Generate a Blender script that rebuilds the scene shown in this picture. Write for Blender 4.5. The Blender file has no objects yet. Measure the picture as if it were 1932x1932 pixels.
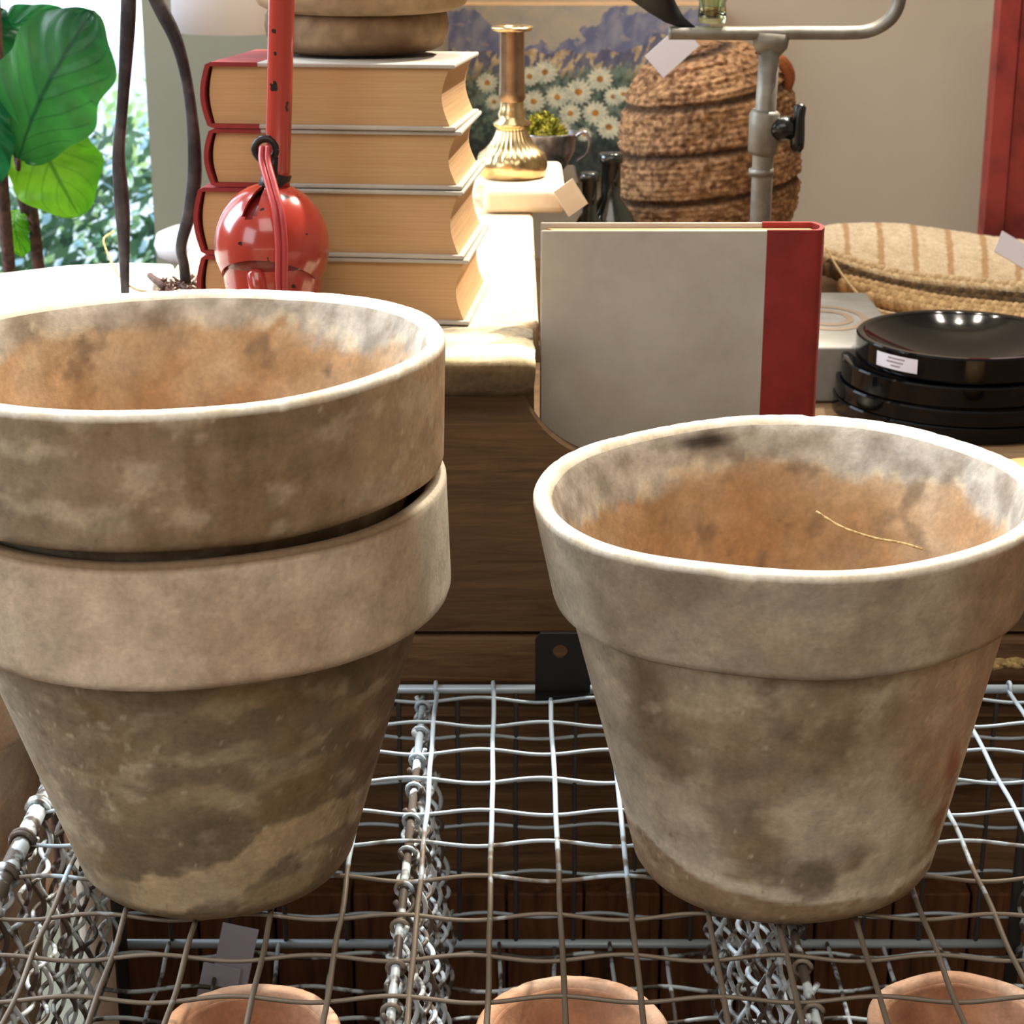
import bpy, math, random
from mathutils import Vector, Matrix, noise
random.seed(7)
PI=math.pi; R=math.radians
scn=bpy.context.scene; COL=scn.collection
# ------------------------------------------------------------------ camera
H=.455; PITCH=R(18.9); F=3700.0
cd=bpy.data.cameras.new('camera'); cam=bpy.data.objects.new('camera',cd); COL.objects.link(cam)
cam.location=(0,0,H); cam.rotation_euler=(PI/2-PITCH,0,0)
cd.sensor_width=36; cd.lens=F/1932*36; cd.clip_start=.02; scn.camera=cam
FW=Vector((0,math.cos(PITCH),-math.sin(PITCH))); UP=Vector((0,math.sin(PITCH),math.cos(PITCH)))
def ray(px,py): return Vector((1,0,0))*((px-966)/F)+UP*((966-py)/F)+FW
def PY(px,py,Y):
    r=ray(px,py); return Vector((0,0,H))+r*(Y/r.y)
def PZ(px,py,z):
    r=ray(px,py); return Vector((0,0,H))+r*((z-H)/r.z)
# ------------------------------------------------------------------ helpers
def lin(c):
    return tuple(((v/255)/12.92 if v/255<=.04045 else ((v/255+.055)/1.055)**2.4) for v in c[:3])
def mixc(a,b,t):
    t=max(0,min(1,t)); return tuple(a[i]+(b[i]-a[i])*t for i in range(3))
def sm(a,b,x):
    t=max(0,min(1,(x-a)/(b-a))); return t*t*(3-2*t)
def fbm(p,s=1.0,o=4,seed=0.0):
    v=0;a=.5;q=Vector((p[0]*s+seed,p[1]*s+seed*1.7,p[2]*s-seed*.6))
    for i in range(o):
        v+=a*noise.noise(q); q=q*2.03; a*=.5
    return v            # about -.6 .. .6
class MB:
    def __init__(s): s.v=[];s.f=[];s.m=[];s.c=[]
    def add(s,vs,fs,mi=0,col=None):
        o=len(s.v); s.v+= [tuple(v) for v in vs]; s.f+=[tuple(i+o for i in f) for f in fs]; s.m+=[mi]*len(fs)
        s.c+= (col if isinstance(col,list) else [col or (1,1,1)]*len(vs))
        return o
    def box(s,a,b,mi=0,M=None,col=None):
        x0,y0,z0=a;x1,y1,z1=b
        vs=[Vector(p) for p in ((x0,y0,z0),(x1,y0,z0),(x1,y1,z0),(x0,y1,z0),(x0,y0,z1),(x1,y0,z1),(x1,y1,z1),(x0,y1,z1))]
        if M: vs=[M@v for v in vs]
        s.add(vs,[(0,3,2,1),(4,5,6,7),(0,1,5,4),(1,2,6,5),(2,3,7,6),(3,0,4,7)],mi,col)
    def tube(s,pts,r,n=8,mi=0,cap=True,flat=None,col=None):
        pts=[Vector(p) for p in pts]; N=len(pts); vs=[]
        t0=(pts[1]-pts[0]).normalized(); up=Vector((0,0,1)) if abs(t0.z)<.9 else Vector((0,1,0))
        a=t0.cross(up).normalized()
        for i in range(N):
            t=(pts[min(i+1,N-1)]-pts[max(i-1,0)]).normalized()
            a=(a-t*a.dot(t)).normalized(); b=t.cross(a)
            ri=r[i] if isinstance(r,(list,tuple)) else r
            k=flat or 1
            for j in range(n):
                w=2*PI*j/n; vs.append(pts[i]+a*(math.cos(w)*ri)+b*(math.sin(w)*ri*k))
        fs=[(i*n+j,i*n+(j+1)%n,(i+1)*n+(j+1)%n,(i+1)*n+j) for i in range(N-1) for j in range(n)]
        if cap: fs+=[tuple(reversed(range(n))),tuple(range((N-1)*n,N*n))]
        s.add(vs,fs,mi,col)
    def lathe(s,prof,n=48,mi=0,O=(0,0,0),fn=None,cf=None,closed=False,M=None):
        vs=[];cs=[];O=Vector(O)
        for k,(r,z) in enumerate(prof):
            for j in range(n):
                a=2*PI*j/n; p=Vector((r*math.cos(a),r*math.sin(a),z))
                if fn: p=fn(p,k,a)
                cs.append(cf(p,k,a) if cf else (1,1,1))
                p=p+O
                vs.append(M@p if M else p)
        K=len(prof)
        fs=[(k*n+j,k*n+(j+1)%n,((k+1)%K)*n+(j+1)%n,((k+1)%K)*n+j) for k in range(K if closed else K-1) for j in range(n)]
        s.add(vs,fs,mi,cs)
    def prism(s,poly,y0,y1,mi=0,ax='Y'):
        n=len(poly)
        g=(lambda p,d:(p[0],d,p[1])) if ax=='Y' else (lambda p,d:(p[0],p[1],d))
        vs=[g(p,y0) for p in poly]+[g(p,y1) for p in poly]
        fs=[tuple(range(n)),tuple(reversed(range(n,2*n)))]+[(i,i+n,(i+1)%n+n,(i+1)%n) for i in range(n)]
        s.add(vs,fs,mi)
    def sphere(s,c,r,n=24,m=14,mi=0,sc=(1,1,1),fn=None):
        vs=[];c=Vector(c)
        for i in range(m+1):
            t=PI*i/m
            for j in range(n):
                a=2*PI*j/n; d=Vector((math.sin(t)*math.cos(a)*sc[0],math.sin(t)*math.sin(a)*sc[1],math.cos(t)*sc[2]))
                if fn: d=fn(d)
                vs.append(c+d*r)
        s.add(vs,[(i*n+j,(i+1)*n+j,(i+1)*n+(j+1)%n,i*n+(j+1)%n) for i in range(m) for j in range(n)],mi)
    def grid(s,fn,nu,nv,mi=0,cf=None):
        vs=[];cs=[]
        for i in range(nu+1):
            for j in range(nv+1):
                vs.append(fn(i/nu,j/nv)); cs.append(cf(i/nu,j/nv) if cf else (1,1,1))
        s.add(vs,[(i*(nv+1)+j,(i+1)*(nv+1)+j,(i+1)*(nv+1)+j+1,i*(nv+1)+j+1) for i in range(nu) for j in range(nv)],mi,cs)
    def build(s,name,mats,parent=None,smooth=True,bevel=0,fixn=True,auto=None,origin=None):
        me=bpy.data.meshes.new(name)
        O=Vector(origin) if origin is not None else None
        vs=[tuple(Vector(v)-O) for v in s.v] if O is not None else s.v
        me.from_pydata(vs,[],s.f)
        if not isinstance(mats,(list,tuple)): mats=[mats]
        for m in mats: me.materials.append(m)
        me.polygons.foreach_set('material_index',s.m)
        if smooth: me.polygons.foreach_set('use_smooth',[True]*len(s.f))
        if any(c!=(1,1,1) for c in s.c[:50]+s.c[-50:]+s.c[len(s.c)//2:len(s.c)//2+50]):
            at=me.color_attributes.new('Col','FLOAT_COLOR','POINT')
            flat=[]
            for c in s.c: flat+= [c[0],c[1],c[2],1]
            at.data.foreach_set('color',flat)
        if fixn:
            import bmesh
            bm=bmesh.new(); bm.from_mesh(me)
            bmesh.ops.remove_doubles(bm,verts=bm.verts,dist=1e-6)
            bmesh.ops.recalc_face_normals(bm,faces=bm.faces); bm.to_mesh(me); bm.free()
        me.update()
        o=bpy.data.objects.new(name,me); COL.objects.link(o)
        if O is not None: o.location=O
        if parent: 
            o.parent=parent
        if bevel:
            b=o.modifiers.new('b','BEVEL'); b.width=bevel; b.segments=3; b.limit_method='ANGLE'; b.angle_limit=R(40)
        if auto or (bevel and smooth):
            try:
                me.set_sharp_from_angle(angle=R(auto or 35))
            except Exception: pass
        return o
def tag(o,label=None,cat=None,group=None,kind=None):
    if label:o['label']=label
    if cat:o['category']=cat
    if group:o['group']=group
    if kind:o['kind']=kind
    return o
def thing(name,label,cat,loc=(0,0,0),rot=(0,0,0),group=None):
    o=bpy.data.objects.new(name,None); COL.objects.link(o); o.location=loc; o.rotation_euler=rot; o.empty_display_size=.02
    return tag(o,label,cat,group)
def crv(pts,n=8):
    pts=[Vector(p) for p in pts]; out=[]
    P=[pts[0]*2-pts[1]]+pts+[pts[-1]*2-pts[-2]]
    for i in range(1,len(P)-2):
        for k in range(n):
            t=k/n; a,b,c,d=P[i-1],P[i],P[i+1],P[i+2]
            out.append(.5*((2*b)+(c-a)*t+(2*a-5*b+4*c-d)*t*t+(3*b-a-3*c+d)*t**3))
    out.append(pts[-1]); return out
# ------------------------------------------------------------------ materials
MATS={}
def nt(name):
    m=bpy.data.materials.new(name); m.use_nodes=True; t=m.node_tree
    return m,t,t.nodes['Principled BSDF']
def simple(name,c,rough=.6,metal=0,noise_s=0,c2=None,bump=0,bs=200,stretch=(1,1,1),lo=.4,hi=.6,coat=0,detail=6,spec=None,coord='Object'):
    m,t,p=nt(name); N=t.nodes; L=t.links
    p.inputs['Base Color'].default_value=lin(c)+(1,); p.inputs['Roughness'].default_value=rough; p.inputs['Metallic'].default_value=metal
    if spec is not None: p.inputs['Specular IOR Level'].default_value=spec
    if coat: p.inputs['Coat Weight'].default_value=coat; p.inputs['Coat Roughness'].default_value=.08
    tc=N.new('ShaderNodeTexCoord'); mp=N.new('ShaderNodeMapping'); mp.inputs['Scale'].default_value=stretch
    L.new(tc.outputs[coord],mp.inputs['Vector'])
    if c2:
        n=N.new('ShaderNodeTexNoise'); n.inputs['Scale'].default_value=noise_s; n.inputs['Detail'].default_value=detail; n.inputs['Roughness'].default_value=.6
        L.new(mp.outputs[0],n.inputs['Vector'])
        cr=N.new('ShaderNodeValToRGB'); cr.color_ramp.elements[0].position=lo; cr.color_ramp.elements[1].position=hi
        cr.color_ramp.elements[0].color=lin(c)+(1,); cr.color_ramp.elements[1].color=lin(c2)+(1,)
        L.new(n.outputs['Fac'],cr.inputs[0]); L.new(cr.outputs[0],p.inputs['Base Color'])
    if bump:
        n2=N.new('ShaderNodeTexNoise'); n2.inputs['Scale'].default_value=bs; n2.inputs['Detail'].default_value=5
        L.new(mp.outputs[0],n2.inputs['Vector'])
        b=N.new('ShaderNodeBump'); b.inputs['Strength'].default_value=bump; b.inputs['Distance'].default_value=.002
        L.new(n2.outputs['Fac'],b.inputs['Height']); L.new(b.outputs[0],p.inputs['Normal'])
    return m
def painted(name,rough=.9,grain=.18,gs=500,bump=.3,bs=350,metal=0,spec=.3,trans=0,dist=.001):
    m,t,p=nt(name); N=t.nodes; L=t.links
    a=N.new('ShaderNodeAttribute'); a.attribute_name='Col'
    tc=N.new('ShaderNodeTexCoord'); n=N.new('ShaderNodeTexNoise'); n.inputs['Scale'].default_value=gs; n.inputs['Detail'].default_value=4
    L.new(tc.outputs['Object'],n.inputs['Vector'])
    mr=N.new('ShaderNodeMapRange'); mr.inputs['From Min'].default_value=.3; mr.inputs['From Max'].default_value=.7
    mr.inputs['To Min'].default_value=1-grain; mr.inputs['To Max'].default_value=1+grain
    L.new(n.outputs['Fac'],mr.inputs['Value'])
    vm=N.new('ShaderNodeVectorMath'); vm.operation='SCALE'; L.new(a.outputs['Color'],vm.inputs[0]); L.new(mr.outputs[0],vm.inputs['Scale'])
    L.new(vm.outputs[0],p.inputs['Base Color']); p.inputs['Roughness'].default_value=rough; p.inputs['Metallic'].default_value=metal
    p.inputs['Specular IOR Level'].default_value=spec
    n2=N.new('ShaderNodeTexNoise'); n2.inputs['Scale'].default_value=bs; n2.inputs['Detail'].default_value=6; n2.inputs['Roughness'].default_value=.65
    L.new(tc.outputs['Object'],n2.inputs['Vector'])
    b=N.new('ShaderNodeBump'); b.inputs['Strength'].default_value=bump; b.inputs['Distance'].default_value=dist
    L.new(n2.outputs['Fac'],b.inputs['Height']); L.new(b.outputs[0],p.inputs['Normal'])
    if trans:
        out=N['Material Output']; tr=N.new('ShaderNodeBsdfTranslucent'); L.new(vm.outputs[0],tr.inputs['Color'])
        mx=N.new('ShaderNodeMixShader'); mx.inputs[0].default_value=trans
        L.new(p.outputs[0],mx.inputs[1]); L.new(tr.outputs[0],mx.inputs[2]); L.new(mx.outputs[0],out.inputs['Surface'])
    return m
M_clay=painted('aged_terracotta',rough=.92,grain=.10,gs=450,bump=.35,bs=260)
def wood(name,c1,c2,sx=(1,1,1),s=40,rough=.6,bump=.3):
    m,t,p=nt(name); N=t.nodes; L=t.links
    tc=N.new('ShaderNodeTexCoord'); mp=N.new('ShaderNodeMapping'); mp.inputs['Scale'].default_value=sx
    L.new(tc.outputs['Object'],mp.inputs['Vector'])
    n=N.new('ShaderNodeTexNoise'); n.inputs['Scale'].default_value=s; n.inputs['Detail'].default_value=8; n.inputs['Roughness'].default_value=.65; n.inputs['Distortion'].default_value=1.2
    L.new(mp.outputs[0],n.inputs['Vector'])
    cr=N.new('ShaderNodeValToRGB'); cr.color_ramp.elements[0].position=.33; cr.color_ramp.elements[1].position=.68
    cr.color_ramp.elements[0].color=lin(c1)+(1,); cr.color_ramp.elements[1].color=lin(c2)+(1,)
    L.new(n.outputs['Fac'],cr.inputs[0]); L.new(cr.outputs[0],p.inputs['Base Color'])
    p.inputs['Roughness'].default_value=rough; p.inputs['Specular IOR Level'].default_value=.3
    b=N.new('ShaderNodeBump'); b.inputs['Strength'].default_value=bump; b.inputs['Distance'].default_value=.001
    L.new(n.outputs['Fac'],b.inputs['Height']); L.new(b.outputs[0],p.inputs['Normal'])
    return m
M_chest=wood('chest_brown_wood',(74,54,36),(112,86,58),(1.2,5,16),10,.6)
M_rail=wood('rail_wood',(84,58,38),(134,104,72),(1.2,5,18),10,.6)
M_tabletop=wood('weathered_light_wood',(196,172,136),(236,222,194),(3,.8,3),18,.7)
M_plankedge=painted('weathered_plank',rough=.85,grain=.2,gs=300,bump=.5,bs=200)
M_bench=wood('bench_dark_wood',(38,26,18),(70,48,30),(3,3,1),8,.7)
M_lightwood=wood('whitewashed_wood',(215,205,190),(245,240,230),(1,6,3),12,.6)
M_boards=wood('reddish_boards',(66,40,24),(124,80,50),(9,9,.8),9,.65)
M_black=simple('glossy_black_enamel',(5,6,9),rough=.07,spec=.3)
M_red=simple('chipped_red_enamel',(158,50,38),rough=.2,noise_s=110,c2=(25,14,16),lo=.665,hi=.675,coat=.5,detail=2)
M_redpost=simple('red_painted_wood',(160,56,48),rough=.5,noise_s=25,c2=(118,38,36),lo=.45,hi=.65,bump=.2)
M_redcord=simple('red_cord_rubber',(168,58,60),rough=.35)
M_darkred=simple('dark_red_enamel',(110,22,18),rough=.25,coat=.3)
M_joint=simple('black_iron_joint',(34,20,20),rough=.4,metal=.3)
M_iron=simple('dark_wrought_iron',(48,44,46),rough=.45,metal=.6,noise_s=60,c2=(84,78,78),lo=.4,hi=.7,bump=.2)
M_greymetal=simple('tarnished_grey_metal',(108,102,92),rough=.5,metal=.45,noise_s=30,c2=(146,142,134),lo=.4,hi=.7,bump=.15,bs=120)
M_knob=simple('black_plastic_knob',(14,15,19),rough=.25)
M_brass=simple('aged_brass',(214,190,142),rough=.26,metal=1,noise_s=40,c2=(150,118,84),lo=.4,hi=.75)
M_silver=simple('tarnished_silver',(150,146,150),rough=.3,metal=.9,noise_s=60,c2=(80,76,78),lo=.45,hi=.7)
M_page=simple('book_page_edges',(190,152,108),rough=.9,noise_s=300,c2=(178,138,94),stretch=(.05,.05,3),lo=.3,hi=.7,bump=.15,bs=400)
M_cover=simple('white_book_cloth',(178,170,158),rough=.85,noise_s=25,c2=(164,155,143),lo=.35,hi=.7,bump=.12,bs=900)
M_redcloth=simple('red_book_cloth',(140,32,26),rough=.75,noise_s=30,c2=(112,24,22),lo=.35,hi=.7,bump=.15,bs=900)
M_cream=simple('cream_linen',(236,216,188),rough=.9,noise_s=20,c2=(222,196,168),lo=.35,hi=.7,bump=.2,bs=120)
M_tagw=simple('white_paper_tag',(226,222,230),rough=.8)
M_tagink=simple('tag_grey_ink',(150,138,142),rough=.8)
M_stone=simple('grey_carton',(122,119,112),rough=.75,noise_s=14,c2=(148,146,142),lo=.4,hi=.65)
M_stonebrown=simple('brown_ring_print',(138,118,98),rough=.8)
M_sand=simple('kraft_cardboard',(196,158,118),rough=.85,noise_s=60,c2=(176,136,96),lo=.35,hi=.7)
M_oldwood=painted('old_turned_wood',rough=.8,grain=.2,gs=120,bump=.4,bs=120)
M_weave=painted('woven_raffia',rough=.85,grain=.25,gs=500,bump=.6,bs=500,dist=.002)
M_paint=painted('painted_canvas',rough=.75,grain=.06,gs=700,bump=.4,bs=500)
M_leaf=painted('leaf_green',rough=.38,grain=.08,gs=150,bump=.2,bs=120,spec=.5,trans=.55)
M_hedge=painted('hedge_leaf',rough=.6,grain=.2,gs=10,bump=0,trans=.3)
M_moss=painted('moss_green',rough=.9,grain=.3,gs=400,bump=.4,bs=200)
M_stem=simple('brown_stem',(96,66,54),rough=.8,noise_s=120,c2=(60,40,34),lo=.4,hi=.6,bump=.5)
M_white=simple('white_enamel_shade',(232,224,228),rough=.5)
M_orange=simple('polished_pale_wood',(226,180,118),rough=.35)
M_mark=simple('burnt_ring_mark',(150,120,80),rough=.5)
M_wallR=simple('beige_plaster',(205,188,164),rough=.95,noise_s=3,c2=(194,177,154),lo=.3,hi=.7,bump=.05)
M_wallC=simple('sage_grey_plaster',(158,156,136),rough=.95,noise_s=3,c2=(148,146,128),lo=.3,hi=.7)
M_floor=wood('floor_boards',(90,66,46),(130,98,70),(6,1,1),6,.6)
M_ceil=simple('ceiling_white',(220,214,204),rough=.95)
M_frame=simple('window_frame_grey',(90,96,104),rough=.5)
M_rope=simple('natural_rope',(206,176,122),rough=.9,noise_s=400,c2=(160,128,80),lo=.4,hi=.6,bump=.6,bs=600)
M_kraft=simple('lavender_card',(200,198,220),rough=.6)
M_bulb,_t,_p=nt('downlight_glow'); _p.inputs['Emission Color'].default_value=(1,.86,.66,1); _p.inputs['Emission Strength'].default_value=60
def glassmat(name,c,rough=.03,mixw=.0):
    m,t,p=nt(name); p.inputs['Base Color'].default_value=lin(c)+(1,); p.inputs['Transmission Weight'].default_value=1; p.inputs['Roughness'].default_value=rough; p.inputs['IOR'].default_value=1.45
    return m
M_greenglass=glassmat('pale_green_glass',(214,224,190)); M_darkglass=simple('dark_bottle_glass',(30,34,30),rough=.12,coat=.4)
# thin window pane: transparent with a little gloss
M_pane,_t,_p=nt('window_glass')
_N=_t.nodes; _tr=_N.new('ShaderNodeBsdfTransparent'); _gl=_N.new('ShaderNodeBsdfGlossy'); _gl.inputs['Roughness'].default_value=.02
_mx=_N.new('ShaderNodeMixShader'); _mx.inputs[0].default_value=.05
_t.links.new(_tr.outputs[0],_mx.inputs[1]); _t.links.new(_gl.outputs[0],_mx.inputs[2]); _t.links.new(_mx.outputs[0],_N['Material Output'].inputs['Surface'])
# galvanised wire with patchy wear; pot shade at the front put into the colour
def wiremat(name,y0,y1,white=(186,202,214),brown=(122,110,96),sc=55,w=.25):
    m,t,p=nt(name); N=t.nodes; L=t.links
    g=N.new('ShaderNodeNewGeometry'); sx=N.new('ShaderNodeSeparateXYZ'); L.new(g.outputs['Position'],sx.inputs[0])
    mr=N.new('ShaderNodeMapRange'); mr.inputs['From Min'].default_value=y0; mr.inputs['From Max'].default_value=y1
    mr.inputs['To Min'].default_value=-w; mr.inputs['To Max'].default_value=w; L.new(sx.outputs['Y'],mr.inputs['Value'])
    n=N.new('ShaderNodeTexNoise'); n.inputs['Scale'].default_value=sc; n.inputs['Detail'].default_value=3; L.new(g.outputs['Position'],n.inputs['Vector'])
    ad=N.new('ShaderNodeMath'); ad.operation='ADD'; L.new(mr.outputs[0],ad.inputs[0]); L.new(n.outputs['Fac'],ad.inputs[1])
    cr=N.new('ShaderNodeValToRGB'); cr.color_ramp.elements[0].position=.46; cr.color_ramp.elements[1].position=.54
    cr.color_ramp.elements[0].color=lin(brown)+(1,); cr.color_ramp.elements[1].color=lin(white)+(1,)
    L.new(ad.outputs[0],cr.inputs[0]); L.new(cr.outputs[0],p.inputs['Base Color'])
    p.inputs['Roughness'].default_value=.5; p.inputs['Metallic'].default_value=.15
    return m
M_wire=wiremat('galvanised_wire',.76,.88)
M_wire2=wiremat('worn_shaded_wire',.5,1.3,sc=70,w=.04,white=(206,218,224),brown=(84,74,66))
M_wiredk=wiremat('dark_wire',-5,-4,brown=(56,52,50),white=(70,66,62))  # back uprights' unlit look is put into this darker colour; corner posts share it
# ------------------------------------------------------------------ room
def st(mb,name,m,**k): return tag(mb.build(name,m,smooth=False,**k),kind='structure')
XW0,XW1,YB,YF,ZF,ZC=-2.6,2.2,2.35,-1.8,-.78,1.9
WX0,WX1=-1.9,PY(283,250,2.35).x; WZ0,WZ1=-.35,1.5
b=MB(); b.box((WX1,YB,ZF),(XW1,YB+.12,ZC)); b.box((XW0,YB,ZF),(WX0,YB+.12,ZC)); b.box((WX0,YB,ZF),(WX1,YB+.12,WZ0)); b.box((WX0,YB,WZ1),(WX1,YB+.12,ZC)); st(b,'wall_back',M_wallR)
b=MB(); b.box((XW1,YF,ZF),(XW1+.1,YB+.12,ZC)); st(b,'wall_right',M_wallR)
b=MB(); b.box((XW0-.1,YF,ZF),(XW0,YB+.12,ZC)); st(b,'wall_left',M_wallR)
b=MB(); b.box((XW0-.1,YF-.1,ZF),(XW1+.1,YF,ZC)); st(b,'wall_front',M_wallR)
b=MB(); b.box((XW0-.1,YF-.1,ZF-.05),(XW1+.1,YB+.12,ZF)); st(b,'floor',M_floor)
b=MB(); b.box((XW0-.1,YF-.1,ZC),(XW1+.1,YB+.12,ZC+.05)); st(b,'ceiling',M_ceil)
# sage column
cx0=PY(266,0,2.2).x; cx1=PY(640,250,2.2).x
b=MB(); b.box((cx0,2.2,ZF),(cx1,YB,ZC)); st(b,'trim_1',M_wallC)
wf=MB()
for (a,c) in (((WX0,YB+.03,WZ0),(WX0+.05,YB+.08,WZ1)),((WX0,YB+.03,WZ0),(WX1,YB+.08,WZ0+.05)),((WX0,YB+.03,WZ1-.05),(WX1,YB+.08,WZ1)),((-1.25,YB+.03,WZ0),(-1.2,YB+.08,WZ1))): wf.box(a,c)
w1=st(wf,'window_1',M_frame)
b=MB(); b.box((WX0,YB+.05,WZ0),(WX1,YB+.056,WZ1)); b.build('pane',M_pane,w1,smooth=False)
# ------------------------------------------------------------------ outdoors
b=MB(); b.box((-12,2.6,-1.0),(9,14,-.9)); tag(b.build('ground',simple('pale_paving',(190,196,200),.9,noise_s=4,c2=(150,160,165)),smooth=False),kind='structure')
def hedge(name,label,cx,cy,w,h,n,z0,seed,dark,lightc):
    rnd=random.Random(seed); b=MB()
    for i in range(n):
        u=rnd.uniform(-1,1); v=rnd.random()
        x=cx+u*w; z=z0+v*h*(.8+.35*noise.noise(Vector((x*1.8,seed,0)))); y=cy+rnd.uniform(-.25,.25)-.2*(1-v)
        s=rnd.uniform(.012,.032)
        t=.5+fbm((x,y,z),3,3,seed)+rnd.uniform(-.25,.25)+.35*(v-.5)
        c=mixc(lin(dark),lin(lightc),t)
        if rnd.random()<.10: c=lin((176,214,236))
        d=Vector((rnd.uniform(-1,1),rnd.uniform(-1,.2),rnd.uniform(-1,1))).normalized(); e=d.orthogonal().normalized()
        f=d.cross(e); p=Vector((x,y,z))
        b.add([p-e*s,p-f*s*.5,p+e*s,p+f*s*.5],[(0,1,2,3)],0,c)
    tag(b.build(name,M_hedge,smooth=False,fixn=False),label,'hedge',kind='stuff')
hedge('hedge','leafy green hedge outside the window behind the fig plant',-1.15,4.4,1.7,.84,16000,-.95,3,(24,44,50),(84,128,84))
hedge('hedge','taller pale foliage farther beyond the hedge outside',-1.3,6.0,2.4,.85,9000,-.95,9,(110,150,110),(190,214,140))
# ------------------------------------------------------------------ bench and chest
ZB=-.235
t=thing('bench','dark brown wooden bench under the wire crate','bench',(0,.7,ZF))
b=MB(); b.box((-.95,.25,ZB-.03),(.95,1.04,ZB)); b.build('bench_top',M_bench,t,smooth=False,bevel=.003).matrix_parent_inverse=Matrix.Translation((0,-.7,-ZF))
for x in (-.85,.85):
    for y in (.3,.95):
        b=MB(); b.box((x-.03,y-.03,ZF),(x+.03,y+.03,ZB-.03)); b.build('leg',M_bench,t,smooth=False).matrix_parent_inverse=Matrix.Translation((0,-.7,-ZF))
ZT=.19; ZS=.05
def P(parent,o):
    parent_m=Matrix.Translation(parent.location)@parent.rotation_euler.to_matrix().to_4x4()
    o.parent=parent; o.matrix_parent_inverse=parent_m.inverted(); return o
XE=PZ(1008,640,ZT).x
chest=thing('wooden_chest','brown wooden chest with a weathered plank top and scalloped front panel','chest',(0,1.3,ZF))
# scalloped front panel
YP=1.055
top_px=[(985,742),(1000,775),(1022,806),(1050,832),(1085,853),(1140,875),(1250,892),(1500,905),(1750,905),(2100,900)]
poly=[]
cp=crv([Vector((PY(x,y,YP).x,0,PY(x,y,YP).z)) for x,y in top_px],5)
z_low=PY(900,1191,YP).z
poly=[(-.24,z_low),(.42,z_low)]+[(p.x,p.z) for p in reversed(cp)]+[(PY(985,742,YP).x,.166),(-.24,.166)]
b=MB(); b.prism(poly,YP,YP+.014); P(chest,b.build('front_panel',M_chest,smooth=False))
zr1=PY(900,1202,1.054).z; zr0=PY(900,1292,1.054).z
b=MB(); b.box((-.24,1.054,zr0),(.42,1.075,zr1)); P(chest,b.build('rail',M_rail,smooth=False,bevel=.004))
b=MB(); b.box((-.24,1.085,-.30),(.42,1.10,zr0+.01)); b.box((-.24,1.078,-.045),(.42,1.086,-.038)); b.box((-.24,1.076,-.088),(.42,1.086,-.075)); P(chest,b.build('back_panel',M_rail,smooth=False,bevel=.001))
b=MB(); x=-.24
while x<.42:
    b.box((x,1.06,-.40),(x+.046,1.08,-.155)); x+=.0475
P(chest,b.build('lower_panel',M_boards,smooth=False,bevel=.0015))
b=MB(); b.box((-.24,1.07,-.78),(.95,1.97,-.42)); P(chest,b.build('body',M_chest,smooth=False))
b=MB(); b.box((-.24,1.07,-.03),(-.225,1.75,.166)); P(chest,b.build('side_panel',M_chest,smooth=False))
b=MB(); b.box((XE-.015,1.07,ZS),(XE,1.75,.166)); P(chest,b.build('divider_panel',M_chest,smooth=False))
b=MB(); b.box((-.24,1.07,ZS-.02),(1.1,1.985,ZS)); P(chest,b.build('shelf_board',M_chest,smooth=False))
b=MB(); b.box((-.222,1.115,ZT-.02),(XE+.003,1.72,ZT)); P(chest,b.build('table_top',M_tabletop,smooth=False,bevel=.003))
# weathered front plank
def plankf():
    b=MB(); x0=-.2215;x1=XE; NX=160
    prof=[]
    y0,y1,z0,z1,rr=1.036,1.1145,ZT-.0245,ZT,.010
    prof=[(y1,z0)]
    for k in range(7): prof.append((y0+ .006*(1-math.sin(k/6*PI/2)), z0+.006*(1-math.cos(k/6*PI/2))))
    for k in range(9): prof.append((y0+rr*(1-math.cos(k/8*PI/2)), z1-rr*(1-math.sin(k/8*PI/2))))
    for k in range(1,12): prof.append((y0+rr+(y1-y0-rr)*k/11,z1))
    cs=[];vs=[]
    K=len(prof)
    for i in range(NX+1):
        u=i/NX; x=x0+(x1-x0)*u
        e=max(0,1-(x1-x)/.014); 
        for (y,z) in prof:
            n=fbm((x*1,y*6,z*6),22,4,3.3); n2=fbm((x*6,y,z),40,3,8)
            dy=-n*.0025; dz=n*.0016*(1 if z>ZT-.004 else .3)
            cy,cz=(y0+y1)/2,(z0+z1)/2
            k=1-e*e*.22
            yy=cy+(y-cy)*(1-e*e*.05); zz=cz+(z-cz)*k
            vs.append((x+ (n2*.004*e),yy+dy,zz+dz))
            topf=sm(ZT-.003,ZT-.0003,z)
            gr=fbm((x*14,y*60,z*60),1,4,2); 
            ct=mixc(lin((176,158,126)),lin((238,226,190)),.5+gr*1.3+.5*sm(1.06,1.045,y))
            ct=mixc(ct,lin((120,112,102)),sm(-.02,.25,fbm((x,y*2,z),16,4,5))*sm(1.045,1.07,y)*.8)
            cf_=mixc(lin((46,40,34)),lin((104,84,56)),.4+gr*1.5+ .7*u**6)
            cf_=mixc(cf_,lin((214,198,156)),sm(ZT-.0055,ZT-.003,z))  # bright top edge: the highlight is put into the colour
            cs.append(mixc(cf_,ct,topf))
    fs=[(i*K+j,(i+1)*K+j,(i+1)*K+j+1,i*K+j+1) for i in range(NX) for j in range(K-1)]
    fs+=[(i*K+K-1,(i+1)*K+K-1,(i+1)*K,i*K) for i in range(NX)]
    fs+=[tuple(range(K)),tuple(reversed(range(NX*K,(NX+1)*K)))]
    b.add(vs,fs,0,cs); return b.build('front_plank',M_plankedge)
P(chest,plankf())
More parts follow.
